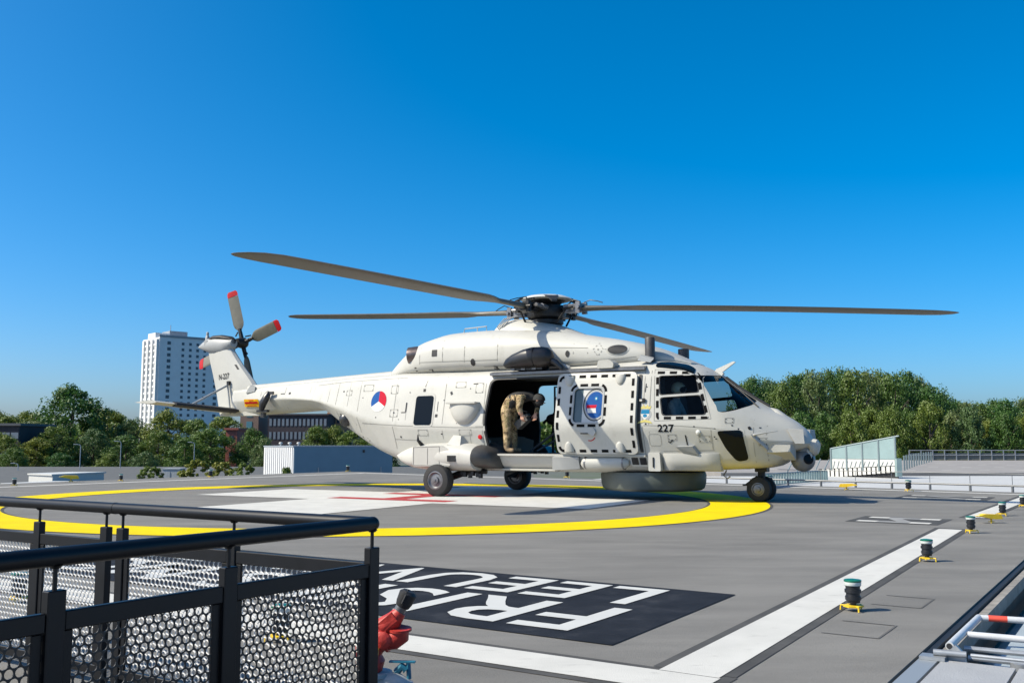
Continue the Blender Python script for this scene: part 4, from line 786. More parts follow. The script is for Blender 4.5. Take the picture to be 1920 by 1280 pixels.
pil = person('person', JP, EP, (4.60, -.55, 1.17), lambda c: 0 if c.z < .72 else 1, [FLY, SKINM], pilx, 'person in flight suit and grey helmet seated behind the cockpit side window')
m = MB(); m.ball((.115, 0, .92), (.135, .125, .125), 18, 12); hl = m.build('helmet', HELM, pil)
m = MB(); m.ball((.17, 0, .90), (.10, .108, .075), 16, 10); m.build('visor', DGLASS, pil)

# ------------------------------------------------------------------ deck lamps, yellow lamps
def deck_lamp(green):
    o = empty('perimeter_lamp')
    YL = mat('lamp_yellow', (.75, .50, .02), .5, var=.1, scale=20)
    m = MB(); m.lathe((0, 0, .022), (0, 0, 1), [(0, .062), (.012, .064), (.014, .02)], 6); m.build('base_plate', YL, o)
    for k in range(3):
        a = 2 * math.pi * k / 3 + .6; c, s = math.cos(a), math.sin(a); m = MB(); m.tube([(.04 * c, .04 * s, .03), (.078 * c, .078 * s, .03), (.08 * c, .08 * s, .0)], .006, 6); m.build('foot', YL, o)
    m = MB(); m.lathe((0, 0, .036), (0, 0, 1), [(0, .02), (.012, .02), (.014, .042), (.03, .044), (.032, .050), (.055, .050), (.058, .044), (.075, .044), (.078, .052), (.098, .052), (.10, .045), (.118, .046), (.122, .052)], 20); m.build('body', mat('lamp_black', (.012, .013, .016), .4, var=.2, scale=20), o)
    m = MB(); m.lathe((0, 0, .158), (0, 0, 1), [(0, .05), (.004, .053), (.022, .054), (.024, .05)], 20); m.build('collar', mat('lamp_collar', (.55, .58, .55), .3), o)
    m = MB(); m.lathe((0, 0, .182), (0, 0, 1), [(0, .054), (.010, .056), (.014, .05), (.018, .02)], 20); m.build('lens', mat('lens_green', (.01, .13, .08), .15, spec=.7), o)
    return o
proto = deck_lamp(True)
LSPOTS = [(1.68, 6.57, 'nearest deck lamp beside the white border line, long shadow to its right'), (1.79, 9.63, 'second deck lamp from the camera along the right border line'), (1.89, 12.9, 'third deck lamp along the right border, at the gap in the line'), (1.93, 16.17, 'fourth deck lamp along the right border, just behind the yellow lamp'), (1.90, 18.56, 'deck lamp at the right frame edge beyond the yellow lamp'),
          (4.60, 23.0, 'deck lamp on the far edge, right of the yellow lamp'), (8.09, 24.1, 'deck lamp on the far edge just behind the nose wheels'), (15.0, 25.9, 'deck lamp on the far edge seen beneath the belly'), (25.0, 27.0, 'deck lamp at the far corner before the white penthouse'), (24.4, 20.2, 'deck lamp on the left edge before the rooftop shrubs'), (24.15, 16.9, 'deck lamp on the left edge right of the yellow lamp'), (23.72, 13.6, 'deck lamp at the left frame edge above the black handrail'), (6.5, 3.8, 'deck lamp seen through the perforated railing panels at far left'), (4.04, 3.85, 'deck lamp seen through the perforated panel right of the near post')]
for i, (a, b, lb) in enumerate(LSPOTS):
    o = proto if i == 0 else copy_tree(proto); o.location = ab(a, b, .004); o.rotation_euler = (0, 0, i * .7); tag(o, lb, 'lamp', 'perimeter lamps around the helideck'); k = 1.0 if b < 20 else 1.25; o.scale = (k, k, k)
def yellow_lamp(a, b, rz, lb, sc=1):
    sc *= .58
    YL = mat('lamp_yellow', (.75, .50, .02), .5, var=.1, scale=20); o = empty('yellow_floodlight', ab(a, b, .004), rz, lb, 'lamp', 'yellow floodlights on the helideck'); o.scale = (sc,) * 3
    m = MB(); m.prism(rpoly([(-.30, .155), (-.12, .205), (.26, .19), (.30, .09), (.10, .085)], .02), lambda x, z, d: (x, d, z), -.09, .09); m.build('housing', YL, o)
    m = MB(); m.box((-.26, 0, .155), (.02, .15, .045), Matrix.Rotation(R(-30), 3, 'Y')); m.build('lens', WHITE, o)
    m = MB(); m.tube([(.06, 0, .10), (.06, 0, .02)], .022, 8); m.lathe((.06, 0, .02), (0, 0, 1), [(0, .07), (.012, .07)], 10); m.build('stand', YL, o)
    for q in (-1, 1): m = MB(); m.tube([(.06, q * .04, .03), (.06 + .06 * q, q * .08, .0)], .01, 6); m.build('foot', YL, o)
yellow_lamp(1.92, 14.64, R(6), 'yellow low floodlight on the right border before the fourth lamp'); yellow_lamp(5.9, 23.0, R(160), 'yellow low floodlight on the far edge right of the helicopter nose', 1.2); yellow_lamp(25.0, 15.87, R(25), 'yellow low floodlight on the far left edge of the helideck', 1.5)

# ------------------------------------------------------------------ safety rail beyond the far right edge
sr = empty('safety_net_rail', ab(6, 24.4, -.1), 0, 'low grey safety net rail along the far right edge of the helideck', 'rail')
def fr(a, off, z): return Vector(ab(a, 23.55 + (a - 1.07) * .148 + off, z)) - sr.location
NETM = mat('net_rail_grey', (.16, .165, .17), .5, .4, var=.15, scale=6)
m = MB(); m.tube([fr(a, .55, .12) for a in np.linspace(-3, 12.5, 10)], .022, 8); m.build('lower_rail', NETM, sr)
m = MB(); m.tube([fr(a, .55, .38) for a in np.linspace(-3, 12.5, 10)], .008, 6); m.build('upper_wire', NETM, sr)
for k in range(17):
    a = -2.6 + k * .88; m = MB(); m.tube([fr(a, .55, .12), fr(a, .55, -.05)], .03, 8); m.tube([fr(a, .55, .12), fr(a, .55, .38)], .007, 6); m.tube([fr(a, .55, -.05), fr(a, -.05, -.08)], .02, 6); m.build('post', NETM, sr)

# ------------------------------------------------------------------ right edge: gutter, beam, gate, plates
EDG = empty('edge_gutter', ab(1.0, 10, -.1), 0, 'grey steel gutter and beam running along the right edge of the deck', 'gutter')
def eb(a, b, z): return Vector(ab(a, b, z)) - EDG.location
def bar(o, name, a0, a1, z0, z1, mt, b0=5.42, b1=23.5):
    m = MB(); m.rings([[eb(a0, b, z0), eb(a1, b, z0), eb(a1, b, z1), eb(a0, b, z1)] for b in (b0, b1)]); return m.build(name, mt, o, 0)
bar(EDG, 'edge_seal', 1.03, 1.065, -.2, -.012, BLACK); bar(EDG, 'gutter_lip', .965, 1.02, -.12, -.03, mat('weathered_lip', (.24, .22, .19), .8, var=.25, scale=9)); bar(EDG, 'gutter_floor', .62, .96, -.34, -.30, GALV); bar(EDG, 'edge_beam', .56, .80, -.20, -.13, mat('beam_blue_grey', (.30, .34, .36), .6, var=.1, scale=3)); bar(EDG, 'beam_flange', .50, .555, -.19, -.10, GALV)
bar(EDG, 'net_tray', -3, .45, -.78, -.70, mat('net_tray_dark', (.02, .028, .036), .7, var=.2, scale=5))
pl = empty('access_platform', ab(.4, 4.2, 0), 0, 'light grey plated access platform at the lower right corner', 'platform')
PLM = mat('plate_light_grey', (.31, .315, .32), .7, var=.06, scale=3, bump=.3, bscale=120)
def plate(name, a0, a1, b0, b1, z0=-.06, z1=-.004, mt=PLM):
    m = MB(); m.prism([(a0, b0), (a0, b1), (a1, b1), (a1, b0)], lambda a, b, z: Vector(ab(a, b, z)) - pl.location, z0, z1); m.build(name, mt, pl, 0)
plate('edge_channel', .965, 1.055, 2.0, 5.40, mt=mat('channel_blue_grey', (.27, .295, .315), .5, .3)); plate('plate', .62, .95, 2.0, 5.38); plate('plate', .235, .605, 2.0, 5.38); plate('plate', -.45, .22, 2.0, 5.38); plate('plate', -1.6, -.465, 2.0, 5.38)
plate('end_lug', .93, 1.05, 5.33, 5.42, -.003, .014, GALV)
plate('platform_frame', -1.6, 1.05, 2.0, 5.37, -.16, -.07, DKMETAL)
gt = empty('barrier_gate', ab(.86, 5.43, 0), 0, 'white tubular barrier gate with a red and white striped bar at lower right', 'gate')
def gp(a, b, z): return Vector(ab(a, b, z)) - gt.location
WT = mat('white_tube', (.47, .48, .49), .4, var=.08, scale=9); RB = mat('bar_red', (.62, .07, .04), .45, var=.08, scale=9)
m = MB(); m.tube([gp(.92, 5.42, .06), gp(.93, 6.47, .045)], .020, 14); m.build('side_tube', WT, gt)
aa = .93
for k in range(15):
    da = .05 if k == 0 else .10; m = MB(); m.tube([gp(aa, 6.46 + .02 * k, .045), gp(aa - da, 6.46 + .02 * (k + 1), .045)], .018, 14); m.build('striped_segment', WT if k % 2 == 0 else RB, gt); aa -= da
m = MB(); m.tube([gp(.92, 5.412, .06), gp(.92, 5.416, .06)], .014, 14); m.build('tube_mouth', BLACK, gt)
m = MB(); m.tube([gp(.9, 5.86, .048), gp(-.6, 5.95, .048)], .018, 14); m.build('lower_tube', WT, gt)
m = MB(); m.tube([gp(.9, 5.72, .0), gp(.4, 5.76, .0)], .014, 10); m.tube([gp(.86, 5.58, -.02), gp(.45, 5.62, -.02)], .014, 10); m.build('hinge_rod', GALV, gt)
m = MB(); m.tube([gp(.99, 5.38, .03), gp(.84, 5.40, .03)], .016, 12); m.build('hinge_barrel', GALV, gt)
m = MB(); m.tube([gp(.82, 5.40, .03), gp(-.9, 5.47, .03)], .009, 8); m.build('tie_rod', GALV, gt)
m = MB(); m.prism([(.93, -.09), (.93, .03), (.89, .07), (.85, .03), (.83, -.09)], lambda a, z, b: gp(a, b, z), 5.405, 5.435); m.build('hinge_bracket', GALV, gt)
m = MB(); m.lathe(gp(.62, 5.60, -.12), (0, 0, 1), [(0, .035), (.06, .035), (.065, .05), (.10, .05)], 14); m.tube([gp(.72, 5.50, -.06), gp(.66, 5.47, -.14), gp(.55, 5.46, -.17), gp(.46, 5.48, -.1)], .02, 8); m.build('lock_fitting', GALV, gt)

# ------------------------------------------------------------------ black railing round the stairs, left foreground
K = Vector((-.51, 3.60, 0))
rl = empty('stair_railing', K, 0, 'black metal railing with perforated panels and round handrail in the left foreground', 'railing')
HZ, BZ = .785, .645
def far(t, z, n=0): p = D1 * t + D2 * n; return Vector((p.x, p.y, z))
def near(t, z, n=0): p = -D2 * t - D1 * n; return Vector((p.x, p.y, z))
for fn, L, joint in ((far, 4.2, 1.53), (near, 2.3, None)):
    if joint:
        m = MB(); m.tube([fn(0, HZ), fn(joint - .006, HZ)], .025, 16); m.build('handrail', RAILM, rl); m = MB(); m.tube([fn(joint + .006, HZ), fn(L, HZ)], .025, 16); m.build('handrail', RAILM, rl)
        m = MB(); m.tube([fn(joint - .006, HZ), fn(joint + .006, HZ)], .0262, 16); m.build('handrail_joint', RAILM, rl)
    else: m = MB(); m.tube([fn(-.0, HZ), fn(L, HZ)], .0255, 16); m.build('handrail', RAILM, rl)
m = MB(); m.ball((0, 0, HZ), .0265, 16, 10); m.build('handrail_elbow', RAILM, rl)
PERF = mat('perforated_sheet_shaded', (.006, .0065, .008), .45, var=.2, scale=12); PERF_SUNLIT = mat('perforated_sheet_sunlit', (.68, .665, .635), .5, var=.08, scale=9)  # sun and shade put into colour: far sheet pale, near sheet black
def perf(fn, t0, t1, z0, z1, mt, p=.0285, r=.0121):
    m = MB(); rows = int((z1 - z0) / (p * .866)); cols = int((t1 - t0) / p); hr = p / math.sqrt(3); tx = t0 + ((t1 - t0) - (cols - .5) * p) / 2; ns = 12
    for j in range(rows):
        z = z1 - p * .6 - j * p * .866
        for i in range(cols):
            t = tx + (i + (.5 if j % 2 else 0)) * p; V = []
            for k in range(ns):
                a = math.pi / 6 + 2 * math.pi * k / ns; R_ = hr if k % 2 == 0 else hr * .866; V.append(fn(t + R_ * math.cos(a), z + R_ * math.sin(a), 0))
            for k in range(ns): a = math.pi / 6 + 2 * math.pi * k / ns; V.append(fn(t + r * math.cos(a), z + r * math.sin(a), 0))
            for k in range(ns): a = math.pi / 6 + 2 * math.pi * k / ns; V.append(fn(t + r * math.cos(a), z + r * math.sin(a), -.003))
            m.add(V, [(k, (k + 1) % ns, ns + (k + 1) % ns, ns + k) for k in range(ns)] + [(ns + k, ns + (k + 1) % ns, 2 * ns + (k + 1) % ns, 2 * ns + k) for k in range(ns)])
    return m.build('perforated_panel', mt, rl, 0, False)
def rbox(fn, name, t0, t1, z0, z1, n0, n1):
    m = MB(); m.rings([[fn(t, z0, n0), fn(t, z0, n1), fn(t, z1, n1), fn(t, z1, n0)] for t in (t0, t1)]); o = m.build(name, RAILM, rl, 0); bv = o.modifiers.new('b', 'BEVEL'); bv.width = .003; bv.segments = 1; return o
def stem(fn, t):
    m = MB(); m.tube([fn(t, BZ + .05), fn(t, HZ - .022)], .0065, 8); m.tube([fn(t, HZ - .03), fn(t, HZ - .022)], [.012, .02], 8); m.build('stem', RAILM, rl)
for fn, posts, ends in ((near, [.0, .66, 1.23, 1.75, 2.3], None), (far, [.0, .74, 1.47, 1.59, 2.12, 2.68, 3.3, 4.2], 1)):
    for i, t in enumerate(posts):
        if fn is far and i == 0: continue
        rbox(fn, 'post', t - .026, t + .026, .0, BZ + .055, -.016, .016); stem(fn, t)
    for a, b in zip(posts[:-1], posts[1:]):
        if b - a < .2: continue
        rbox(fn, 'top_bar', a + .027, b - .027, BZ - .05, BZ, -.012, .012); rbox(fn, 'bottom_bar', a + .027, b - .027, .05, .09, -.012, .012)
        rbox(fn, 'side_bar', a + .028, a + .058, .091, BZ - .051, -.010, .002); rbox(fn, 'side_bar', b - .058, b - .028, .091, BZ - .051, -.010, .002)
        perf(fn, a + .03, b - .03, .09, BZ - .045, PERF if fn is near else PERF_SUNLIT)

# ------------------------------------------------------------------ fire monitor behind the railing
fmn = empty('fire_monitor', ab(2.85, 3.45, 0), 0, 'red fire monitor with black nozzle on a pale base beside the railing corner', 'fire monitor')
FMR = mat('monitor_red', (.42, .03, .02), .5, var=.25, scale=22, bump=.15, bscale=60, dirt=((.16, .03, .02), 18, .58, .6)); PALE = mat('pale_cast', (.35, .365, .37), .5, var=.12, scale=12); BLUEV = mat('valve_blue', (.015, .13, .20), .5, var=.2, scale=20)
m = MB(); m.lathe((0, 0, 0), (0, 0, 1), [(0, .10), (.02, .10), (.022, .075), (.09, .07), (.095, .09), (.115, .09)], 20); m.build('base_flange', PALE, fmn)
m = MB(); m.tube([(.0, 0, .07), (.12, -.03, .07), (.17, -.04, .05), (.18, -.045, .0)], [.05, .05, .045, .045], 12); m.build('side_pipe', PALE, fmn)
m = MB(); m.tube([(.12, -.02, .12), (.15, -.03, .15), (.17, -.03, .13)], .02, 8); m.box((.15, -.03, .172), (.13, .028, .008)); m.tube([(.18, -.03, .17), (.185, -.03, .09)], .012, 8); m.build('valve_lever', BLUEV, fmn)
m = MB(); m.tube([(-.02, 0, .115), (-.02, 0, .16), (-.03, 0, .22), (.02, 0, .27)], [.06, .075, .07, .06], 16); m.build('riser', FMR, fmn)
m = MB(); m.tube([(-.06, .0, .275), (.05, 0, .268), (.10, 0, .275), (.128, 0, .295), (.135, -.01, .33)], [.045, .05, .052, .052, .043], 16); m.lathe((.05, -.065, .275), (0, 1, 0), [(0, .03), (.01, .045), (.12, .045), (.13, .03)], 14); m.lathe((.06, -.0, .273), (1, 0, .1), [(0, .064), (.012, .064)], 18); m.lathe((-.045, -.0, .273), (1, 0, 0), [(0, .062), (.012, .062)], 18); m.lathe((.132, -.006, .318), (0, -.1, 1), [(0, .058), (.012, .058)], 18); m.build('elbow', FMR, fmn)
m = MB(); m.tube([(.04, .0, .33), (.10, 0, .37), (.13, 0, .41)], [.05, .045, .032], 14); m.box((.07, .0, .36), (.10, .09, .05), Matrix.Rotation(R(-40), 3, 'Y')); m.build('barrel', FMR, fmn)
m = MB(); m.tube([(.115, 0, .395), (.14, 0, .44)], [.028, .03], 12); m.build('nozzle_neck', GREYMETAL, fmn)
m = MB(); m.tube([(.14, 0, .435), (.15, 0, .455), (.17, 0, .50), (.175, 0, .512)], [.035, .042, .045, .03], 14)
for k in range(8):
    a = 2 * math.pi * k / 8; m.tube([(.148 + .0, .042 * math.cos(a), .455 + .042 * math.sin(a) * .4), (.17, .045 * math.cos(a), .50 + .045 * math.sin(a) * .4)], .007, 6)
m.build('nozzle', BLACK, fmn)
m = MB(); m.tube([(.02, -.05, .20), (.03, -.07, .24)], .012, 6); m.build('bleed_valve', mat('brass', (.45, .30, .08), .35, .9), fmn)
fmn.location = (-.595, 4.32, 0); fmn.scale = (.86,) * 3; fmn.rotation_euler = (0, 0, R(-6))

# ------------------------------------------------------------------ buildings
def place(px, Y, z): return ((px - 960) / 1823 * Y, Y, z)
TWW = mat('tower_white', (.62, .62, .61), .8, var=.04, scale=.3); TWG = mat('tower_grey_wall', (.64, .645, .65), .8, var=.04, scale=.3); WINM = mat('far_window', (.03, .045, .07), .2, spec=.6); TWD = mat('tower_slate', (.24, .27, .30), .7)
# residential tower: two faces seen, corner at the middle
tw = empty('tower_block', place(296, 460, GROUND), 0, 'tall white residential tower with a grid of small dark windows', 'building')
aR = R(42); fR = Vector((math.cos(aR), math.sin(aR), 0)); fL = Vector((-fR.y, fR.x, 0))
TH = 56.0; WR, WL = 36.0, 20.5; nR = Vector((fR.y, -fR.x, 0)); nL = Vector((-fL.y, fL.x, 0)); nL = nL if nL.x < 0 else -nL
m = MB(); P = [Vector((0, 0, 0)), fR * WR, fR * WR + fL * WL, fL * WL]; m.rings([[p + Vector((0, 0, z)) for p in P] for z in (0, TH)]); m.build('wall', [TWG], tw, 0)
m = MB(); m.rings([[p + Vector((0, 0, z)) for p in ([fL * .4 + nL * .35, fL * WL + nL * .35, fL * WL, fL * .4])] for z in (0, TH - .5)]); m.build('side_facade', TWW, tw, 0)
for k in range(4):
    a = fL * (.6 + 5.2 * k) + nL * .36; m = MB(); m.rings([[p + Vector((0, 0, z)) for p in (a, a + nL * .9, a + nL * .9 + fL * 1.3, a + fL * 1.3)] for z in (0, TH - 1)]); m.build('facade_fin', TWW, tw, 0)
m = MB(); m.rings([[p + Vector((0, 0, z)) for p in (-nR * .0 + nR * .2 - fR * .2, nR * .2 + fR * (WR + .2), fR * (WR + .2) + nR * .0, -fR * .2)] for z in (TH, TH + 1.1)]); m.build('parapet', TWD, tw, 0)
m = MB(); c0 = fR * 8 + fL * 8; m.rings([[c0 + q + Vector((0, 0, z)) for q in (Vector((0, 0, 0)), fR * 9, fR * 9 + fL * 9, fL * 9)] for z in (TH, TH + 4.2)]); m.build('roof_plant', TWD, tw, 0)
m = MB(); c0 = fR * 1 + fL * 8; m.rings([[c0 + q + Vector((0, 0, z)) for q in (Vector((0, 0, 0)), fR * 7, fR * 7 + fL * 9, fL * 9)] for z in (TH, TH + 2.8)]); m.build('roof_plant', TWW, tw, 0)
m = MB(); m.tube([fR * 8.4 + fL * 8 + Vector((0, 0, TH + 4)), fR * 8.4 + fL * 8 + Vector((0, 0, TH + 7))], .15, 6); m.build('roof_antenna', TWD, tw)
def winmesh(fx, nx, w_, h_):
    m = MB(); a = fx * (w_ / 2); z = Vector((0, 0, h_ / 2)); m.rings([[-a - z, a - z, a + z, -a + z], [-a - z + nx * .06, a - z + nx * .06, a + z + nx * .06, -a + z + nx * .06]]); return m.mesh('window', WINM, 0)
wbig, wsm, wlf = winmesh(fR, nR, 1.7, 1.5), winmesh(fR, nR, 1.3, 1.3), winmesh(fL, nL, 1.6, 1.6)
for k in range(18):
    z = TH - 2.6 - k * 2.86
    for x, wm in ((4.6, wbig), (11.5, wsm), (15.2, wsm), (18.9, wsm), (22.6, wsm), (28.3, wbig), (32.8, wbig)):
        o = link('window', wm, tw); o.location = fR * x + nR * .01 + Vector((0, 0, z))
    for y in (3.4, 8.6, 13.8):
        o = link('window', wlf, tw); o.location = fL * y + nL * .37 + Vector((0, 0, z))
    for y in (3.4, 8.6, 13.8):
        if 'BAL' not in globals():
            m = MB(); m.rings([[fL * -1.3 + Vector((0, 0, -1.4)), fL * 1.3 + Vector((0, 0, -1.4)), fL * 1.3 + Vector((0, 0, -.5)), fL * -1.3 + Vector((0, 0, -.5))], [fL * -1.3 + Vector((0, 0, -1.4)) + nL * .7, fL * 1.3 + Vector((0, 0, -1.4)) + nL * .7, fL * 1.3 + Vector((0, 0, -.5)) + nL * .7, fL * -1.3 + Vector((0, 0, -.5)) + nL * .7]]); BAL = m.mesh('balcony', TWW, 0)
        o = link('balcony', BAL, tw); o.location = fL * y + nL * .38 + Vector((0, 0, z))
def block(name, label, px0, px1, ytop, Y, depth, wallm, rows=0, cols=0, ww=1.2, wh=1.4, wm=None, rz=0, zb=GROUND, roofm=None):
    x0, x1 = (px0 - 960) / 1823 * Y, (px1 - 960) / 1823 * Y; zt = 1.08 + (829 - ytop) / 1823 * Y; cx = (x0 + x1) / 2
    o = empty(name, (cx, Y, zb), rz, label, 'building'); W = x1 - x0; H = zt - zb
    m = MB(); m.box((0, depth / 2, H / 2), (W, depth, H)); m.build('wall', wallm, o, 0)
    m = MB(); m.box((0, depth / 2, H + .2), (W + .6, depth + .6, .4)); m.build('roof', roofm or wallm, o, 0)
    for i in range(rows):
        for j in range(cols):
            m = MB(); m.box((-W / 2 + W * (j + .5) / cols, -.03, H - 1.6 - i * 3.1), (ww, .10, wh)); m.build('window', wm or WINM, o, 0)
    return o
DBR = mat('dark_brick', (.045, .035, .04), .85, var=.2, scale=.5); BRK = mat('red_brick', (.28, .085, .065), .85, var=.15, scale=.6); ORB = mat('orange_brick', (.46, .24, .13), .85, var=.12, scale=.5); PWIN = mat('pale_window', (.18, .20, .23), .25, spec=.6); TAN = mat('brown_render', (.20, .13, .10), .85, var=.1, scale=.5)
block('dark_office_block', 'dark brick office block with rows of narrow windows below the tail boom', 505, 615, 779, 230, 20, DBR, 4, 14, .55, 1.7, PWIN)
block('orange_block', 'orange brick building right of the dark office block', 617, 660, 776, 240, 16, ORB, 3, 3, 1.6, 1.4)
block('brown_block', 'brown building with a tall glazed stairwell behind the tail', 452, 486, 762, 240, 14, TAN, 5, 1, 1.4, 2.0, mat('stair_glass', (.10, .22, .26), .2))
block('red_brick_house', 'red brick gable end among the trees below the tail fin', 426, 447, 806, 185, 10, BRK, 2, 1, .8, 1.0)
block('dark_gabled_house', 'dark house with grey roof at the far left behind the trees', -40, 40, 798, 160, 12, DBR, 2, 5, 1.2, 1.0, PWIN, roofm=mat('slate_roof', (.10, .10, .105), .8))
# white penthouse on the roof, its left face in the sun
ph = empty('penthouse', place(553, 58, -2), 0, 'white metal clad penthouse with its long side in blue grey cladding behind the deck', 'building')
PHW = mat('white_cladding', (.58, .58, .575), .6, var=.02, scale=1); pa = R(26); fr1 = Vector((math.cos(pa), math.sin(pa), 0)); fl1 = Vector((-math.cos(R(52)), math.sin(R(52)), 0)); PHH = 2.80
m = MB(); Q = [Vector((0, 0, 0)), fr1 * 6.15, fr1 * 6.15 + fl1 * 4.2, fl1 * 4.2]; m.rings([[p + Vector((0, 0, z)) for p in Q] for z in (0, PHH)]); m.build('wall', PHW, ph, 0)
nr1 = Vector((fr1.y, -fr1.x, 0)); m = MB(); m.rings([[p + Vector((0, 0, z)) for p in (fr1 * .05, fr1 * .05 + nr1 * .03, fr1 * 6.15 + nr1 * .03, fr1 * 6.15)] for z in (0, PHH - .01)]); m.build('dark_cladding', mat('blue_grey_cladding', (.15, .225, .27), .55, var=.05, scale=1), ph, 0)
nl = Vector((-fl1.y, fl1.x, 0)); nl = nl if nl.x < 0 else -nl
for k in range(14):
    a = fl1 * (.12 + .29 * k); m = MB(); m.rings([[p + Vector((0, 0, z)) for p in (a, a + nl * .04, a + nl * .04 + fl1 * .17, a + fl1 * .17)] for z in (.02, PHH - .02)]); m.build('cladding_rib', PHW, ph, 0)
m = MB(); cen = (Q[0] + Q[2]) / 2; m.rings([[cen + (p - cen) * 1.012 + Vector((0, 0, z)) for p in Q] for z in (PHH + .002, PHH + .08)]); m.build('roof_trim', TWD, ph, 0)
nr1 = Vector((fr1.y, -fr1.x, 0))
for x in (4.3,): m = MB(); c = fr1 * x + nr1 * .05 + Vector((0, 0, PHH - .25)); m.box(c, (.12, .12, .16)); m.build('wall_lamp', DKMETAL, ph, 0)
for x in (1.5, 5.4): m = MB(); m.tube([fr1 * x + nr1 * .08 + Vector((0, 0, .9)), fr1 * x + nr1 * .08 + Vector((0, 0, 1.6))], .03, 6); m.build('vent_pipe', GALV, ph)
for k in range(3): m = MB(); m.lathe(fl1 * 2.5 + fr1 * (.3 + .55 * k) + Vector((0, 0, PHH + .08)), (0, 0, 1), [(0, .05), (.1, .05), (.12, .12), (.2, .10), (.22, .02)], 10); m.build('roof_cowl', WHITE, ph)
# low white parapets, plant box on the lower roof
def roofpad(px0, px1, Y, dep, zt, lb):
    x0, x1 = place(px0, Y, 0)[0], place(px1, Y, 0)[0]; o = empty('low_roof_block', (x0, Y, -2.02), 0, lb, 'roof'); h = zt + 2.02; sh = dep * .35
    m = MB(); m.rings([[(0, 0, z), (x1 - x0, -.75 * (x1 - x0), z), (x1 - x0 + sh, dep, z), (sh, dep, z)] for z in (0, h)]); m.build('wall', WHITE, o, 0)
    m = MB(); m.rings([[(-.1, -.02, z), (x1 - x0, -.75 * (x1 - x0) - .12, z), (x1 - x0 + sh + .1, dep + .1, z), (sh - .1, dep + .1, z)] for z in (h + .002, h + .10)]); m.build('coping', WHITE, o, 0)
roofpad(62, 130, 68, 3.5, -1.15, 'upper of two low white roof blocks on the left lower roof'); roofpad(14, 110, 54, 3.0, -1.25, 'lower of two low white roof blocks just beyond the left deck edge')
m = MB(); m.box((0, 0, .55), (1.3, 1.2, 1.1)); m.box((0, 0, 1.13), (1.4, 1.3, .06)); m.box((-.3, -.61, .6), (.5, .03, .6)); o = m.build('air_unit', PALE, None, 0); o.location = place(331, 74, -2.02); tag(o, 'pale box shaped air unit on the left lower roof between the shrubs', 'air unit')

# glazed ramp wall and parking rails to the right
rw = empty('ramp_wall', (place(1558, 57, 0)[0], 57, -.9), 0, 'ramp wall with pale glass panels above a white and black slatted parapet', 'wall')
RP0, RP1 = Vector(place(1540, 58, -.9)), Vector(place(1690, 54, -.9)); GLP = glass('pale_glass', (.72, .82, .82), 1.45, .05)
PALEG = mat('frosted_panel', (.21, .29, .285), .3, var=.12, scale=.7, spec=.6); STEELG = mat('steel_green_grey', (.22, .27, .27), .5, .3)
def rp(t, z): p = RP0.lerp(RP1, t) - rw.location; return Vector((p.x, p.y, z + .9))
for k in range(4):
    t0, t1 = .10 + .20 * k, .10 + .20 * (k + 1); zt0, zt1 = .70 + .68 * (t0 - .1) / .8, .70 + .68 * (t1 - .1) / .8
    m = MB(); d_ = Vector((0, .04, 0)); m.rings([[rp(t0 + .008, .14), rp(t1 - .008, .14), rp(t1 - .008, zt1), rp(t0 + .008, zt0)], [rp(t0 + .008, .14) + d_, rp(t1 - .008, .14) + d_, rp(t1 - .008, zt1) + d_, rp(t0 + .008, zt0) + d_]]); m.build('glass_panel', PALEG, rw, 0)
for k in range(5):
    t = .10 + .20 * k; zt = .74 + .68 * (t - .1) / .8; m = MB(); m.tube([rp(t, -.5), rp(t, zt)], .06, 8); m.build('post', STEELG, rw)
m = MB(); m.tube([rp(.10, .72), rp(.9, 1.40), rp(.95, 1.44)], .04, 8); m.build('top_rail', STEELG, rw)
m = MB(); d_ = Vector((0, .2, 0)); m.rings([[rp(.10, -.45), rp(.9, -.20), rp(.9, .12), rp(.10, .12)], [rp(.10, -.45) + d_, rp(.9, -.20) + d_, rp(.9, .12) + d_, rp(.10, .12) + d_]]); m.build('parapet', WHITE, rw, 0)
for k in range(14): t = .12 + .055 * k; m = MB(); o_ = Vector((0, -.03, 0)); m.tube([rp(t, -.44 + .31 * (t - .1)) + o_, rp(t + .025, .0) + o_], .015, 6); m.build('parapet_shadow_bar', STEELG, rw)  # thin bars drawn in for the diagonal shadows across the white parapet
for k in range(16): t = -.02 + .058 * k; z0_, z1_ = -1.0 + .5 * t, -.50 + .30 * t; m = MB(); m.rings([[rp(t, z0_), rp(t + .036, z0_), rp(t + .036, z1_), rp(t, z1_)], [rp(t, z0_) + d_ * .4, rp(t + .036, z0_) + d_ * .4, rp(t + .036, z1_) + d_ * .4, rp(t, z1_) + d_ * .4]]); m.build('slat', WHITE, rw, 0)
m = MB(); m.rings([[rp(-.05, -.9) + d_ * 1.2, rp(.95, -.9) + d_ * 1.2, rp(.95, -.20) + d_ * 1.2, rp(-.05, -.50) + d_ * 1.2], [rp(-.05, -.9) + d_ * 1.5, rp(.95, -.9) + d_ * 1.5, rp(.95, -.20) + d_ * 1.5, rp(-.05, -.50) + d_ * 1.5]]); m.build('back_panel', BLACK, rw, 0)
m = MB(); m.box(rp(.93, -.3), (.28, .3, 1.0)); m.build('end_pier', PALEG, rw, 0)
lw = empty('ramp_fence', place(1460, 48, -.9), 0, 'pale slatted fence low behind the helicopter nose', 'fence')
LP0, LP1 = Vector(place(1425, 44, -.9)), Vector(place(1545, 50, -.9))
def lp(t, z): p = LP0.lerp(LP1, t) - lw.location; return Vector((p.x, p.y, z))
for k in range(26): m = MB(); m.box(lp(k / 25, .28), (.10, .05, .5)); m.build('slat', PALEG, lw, 0)
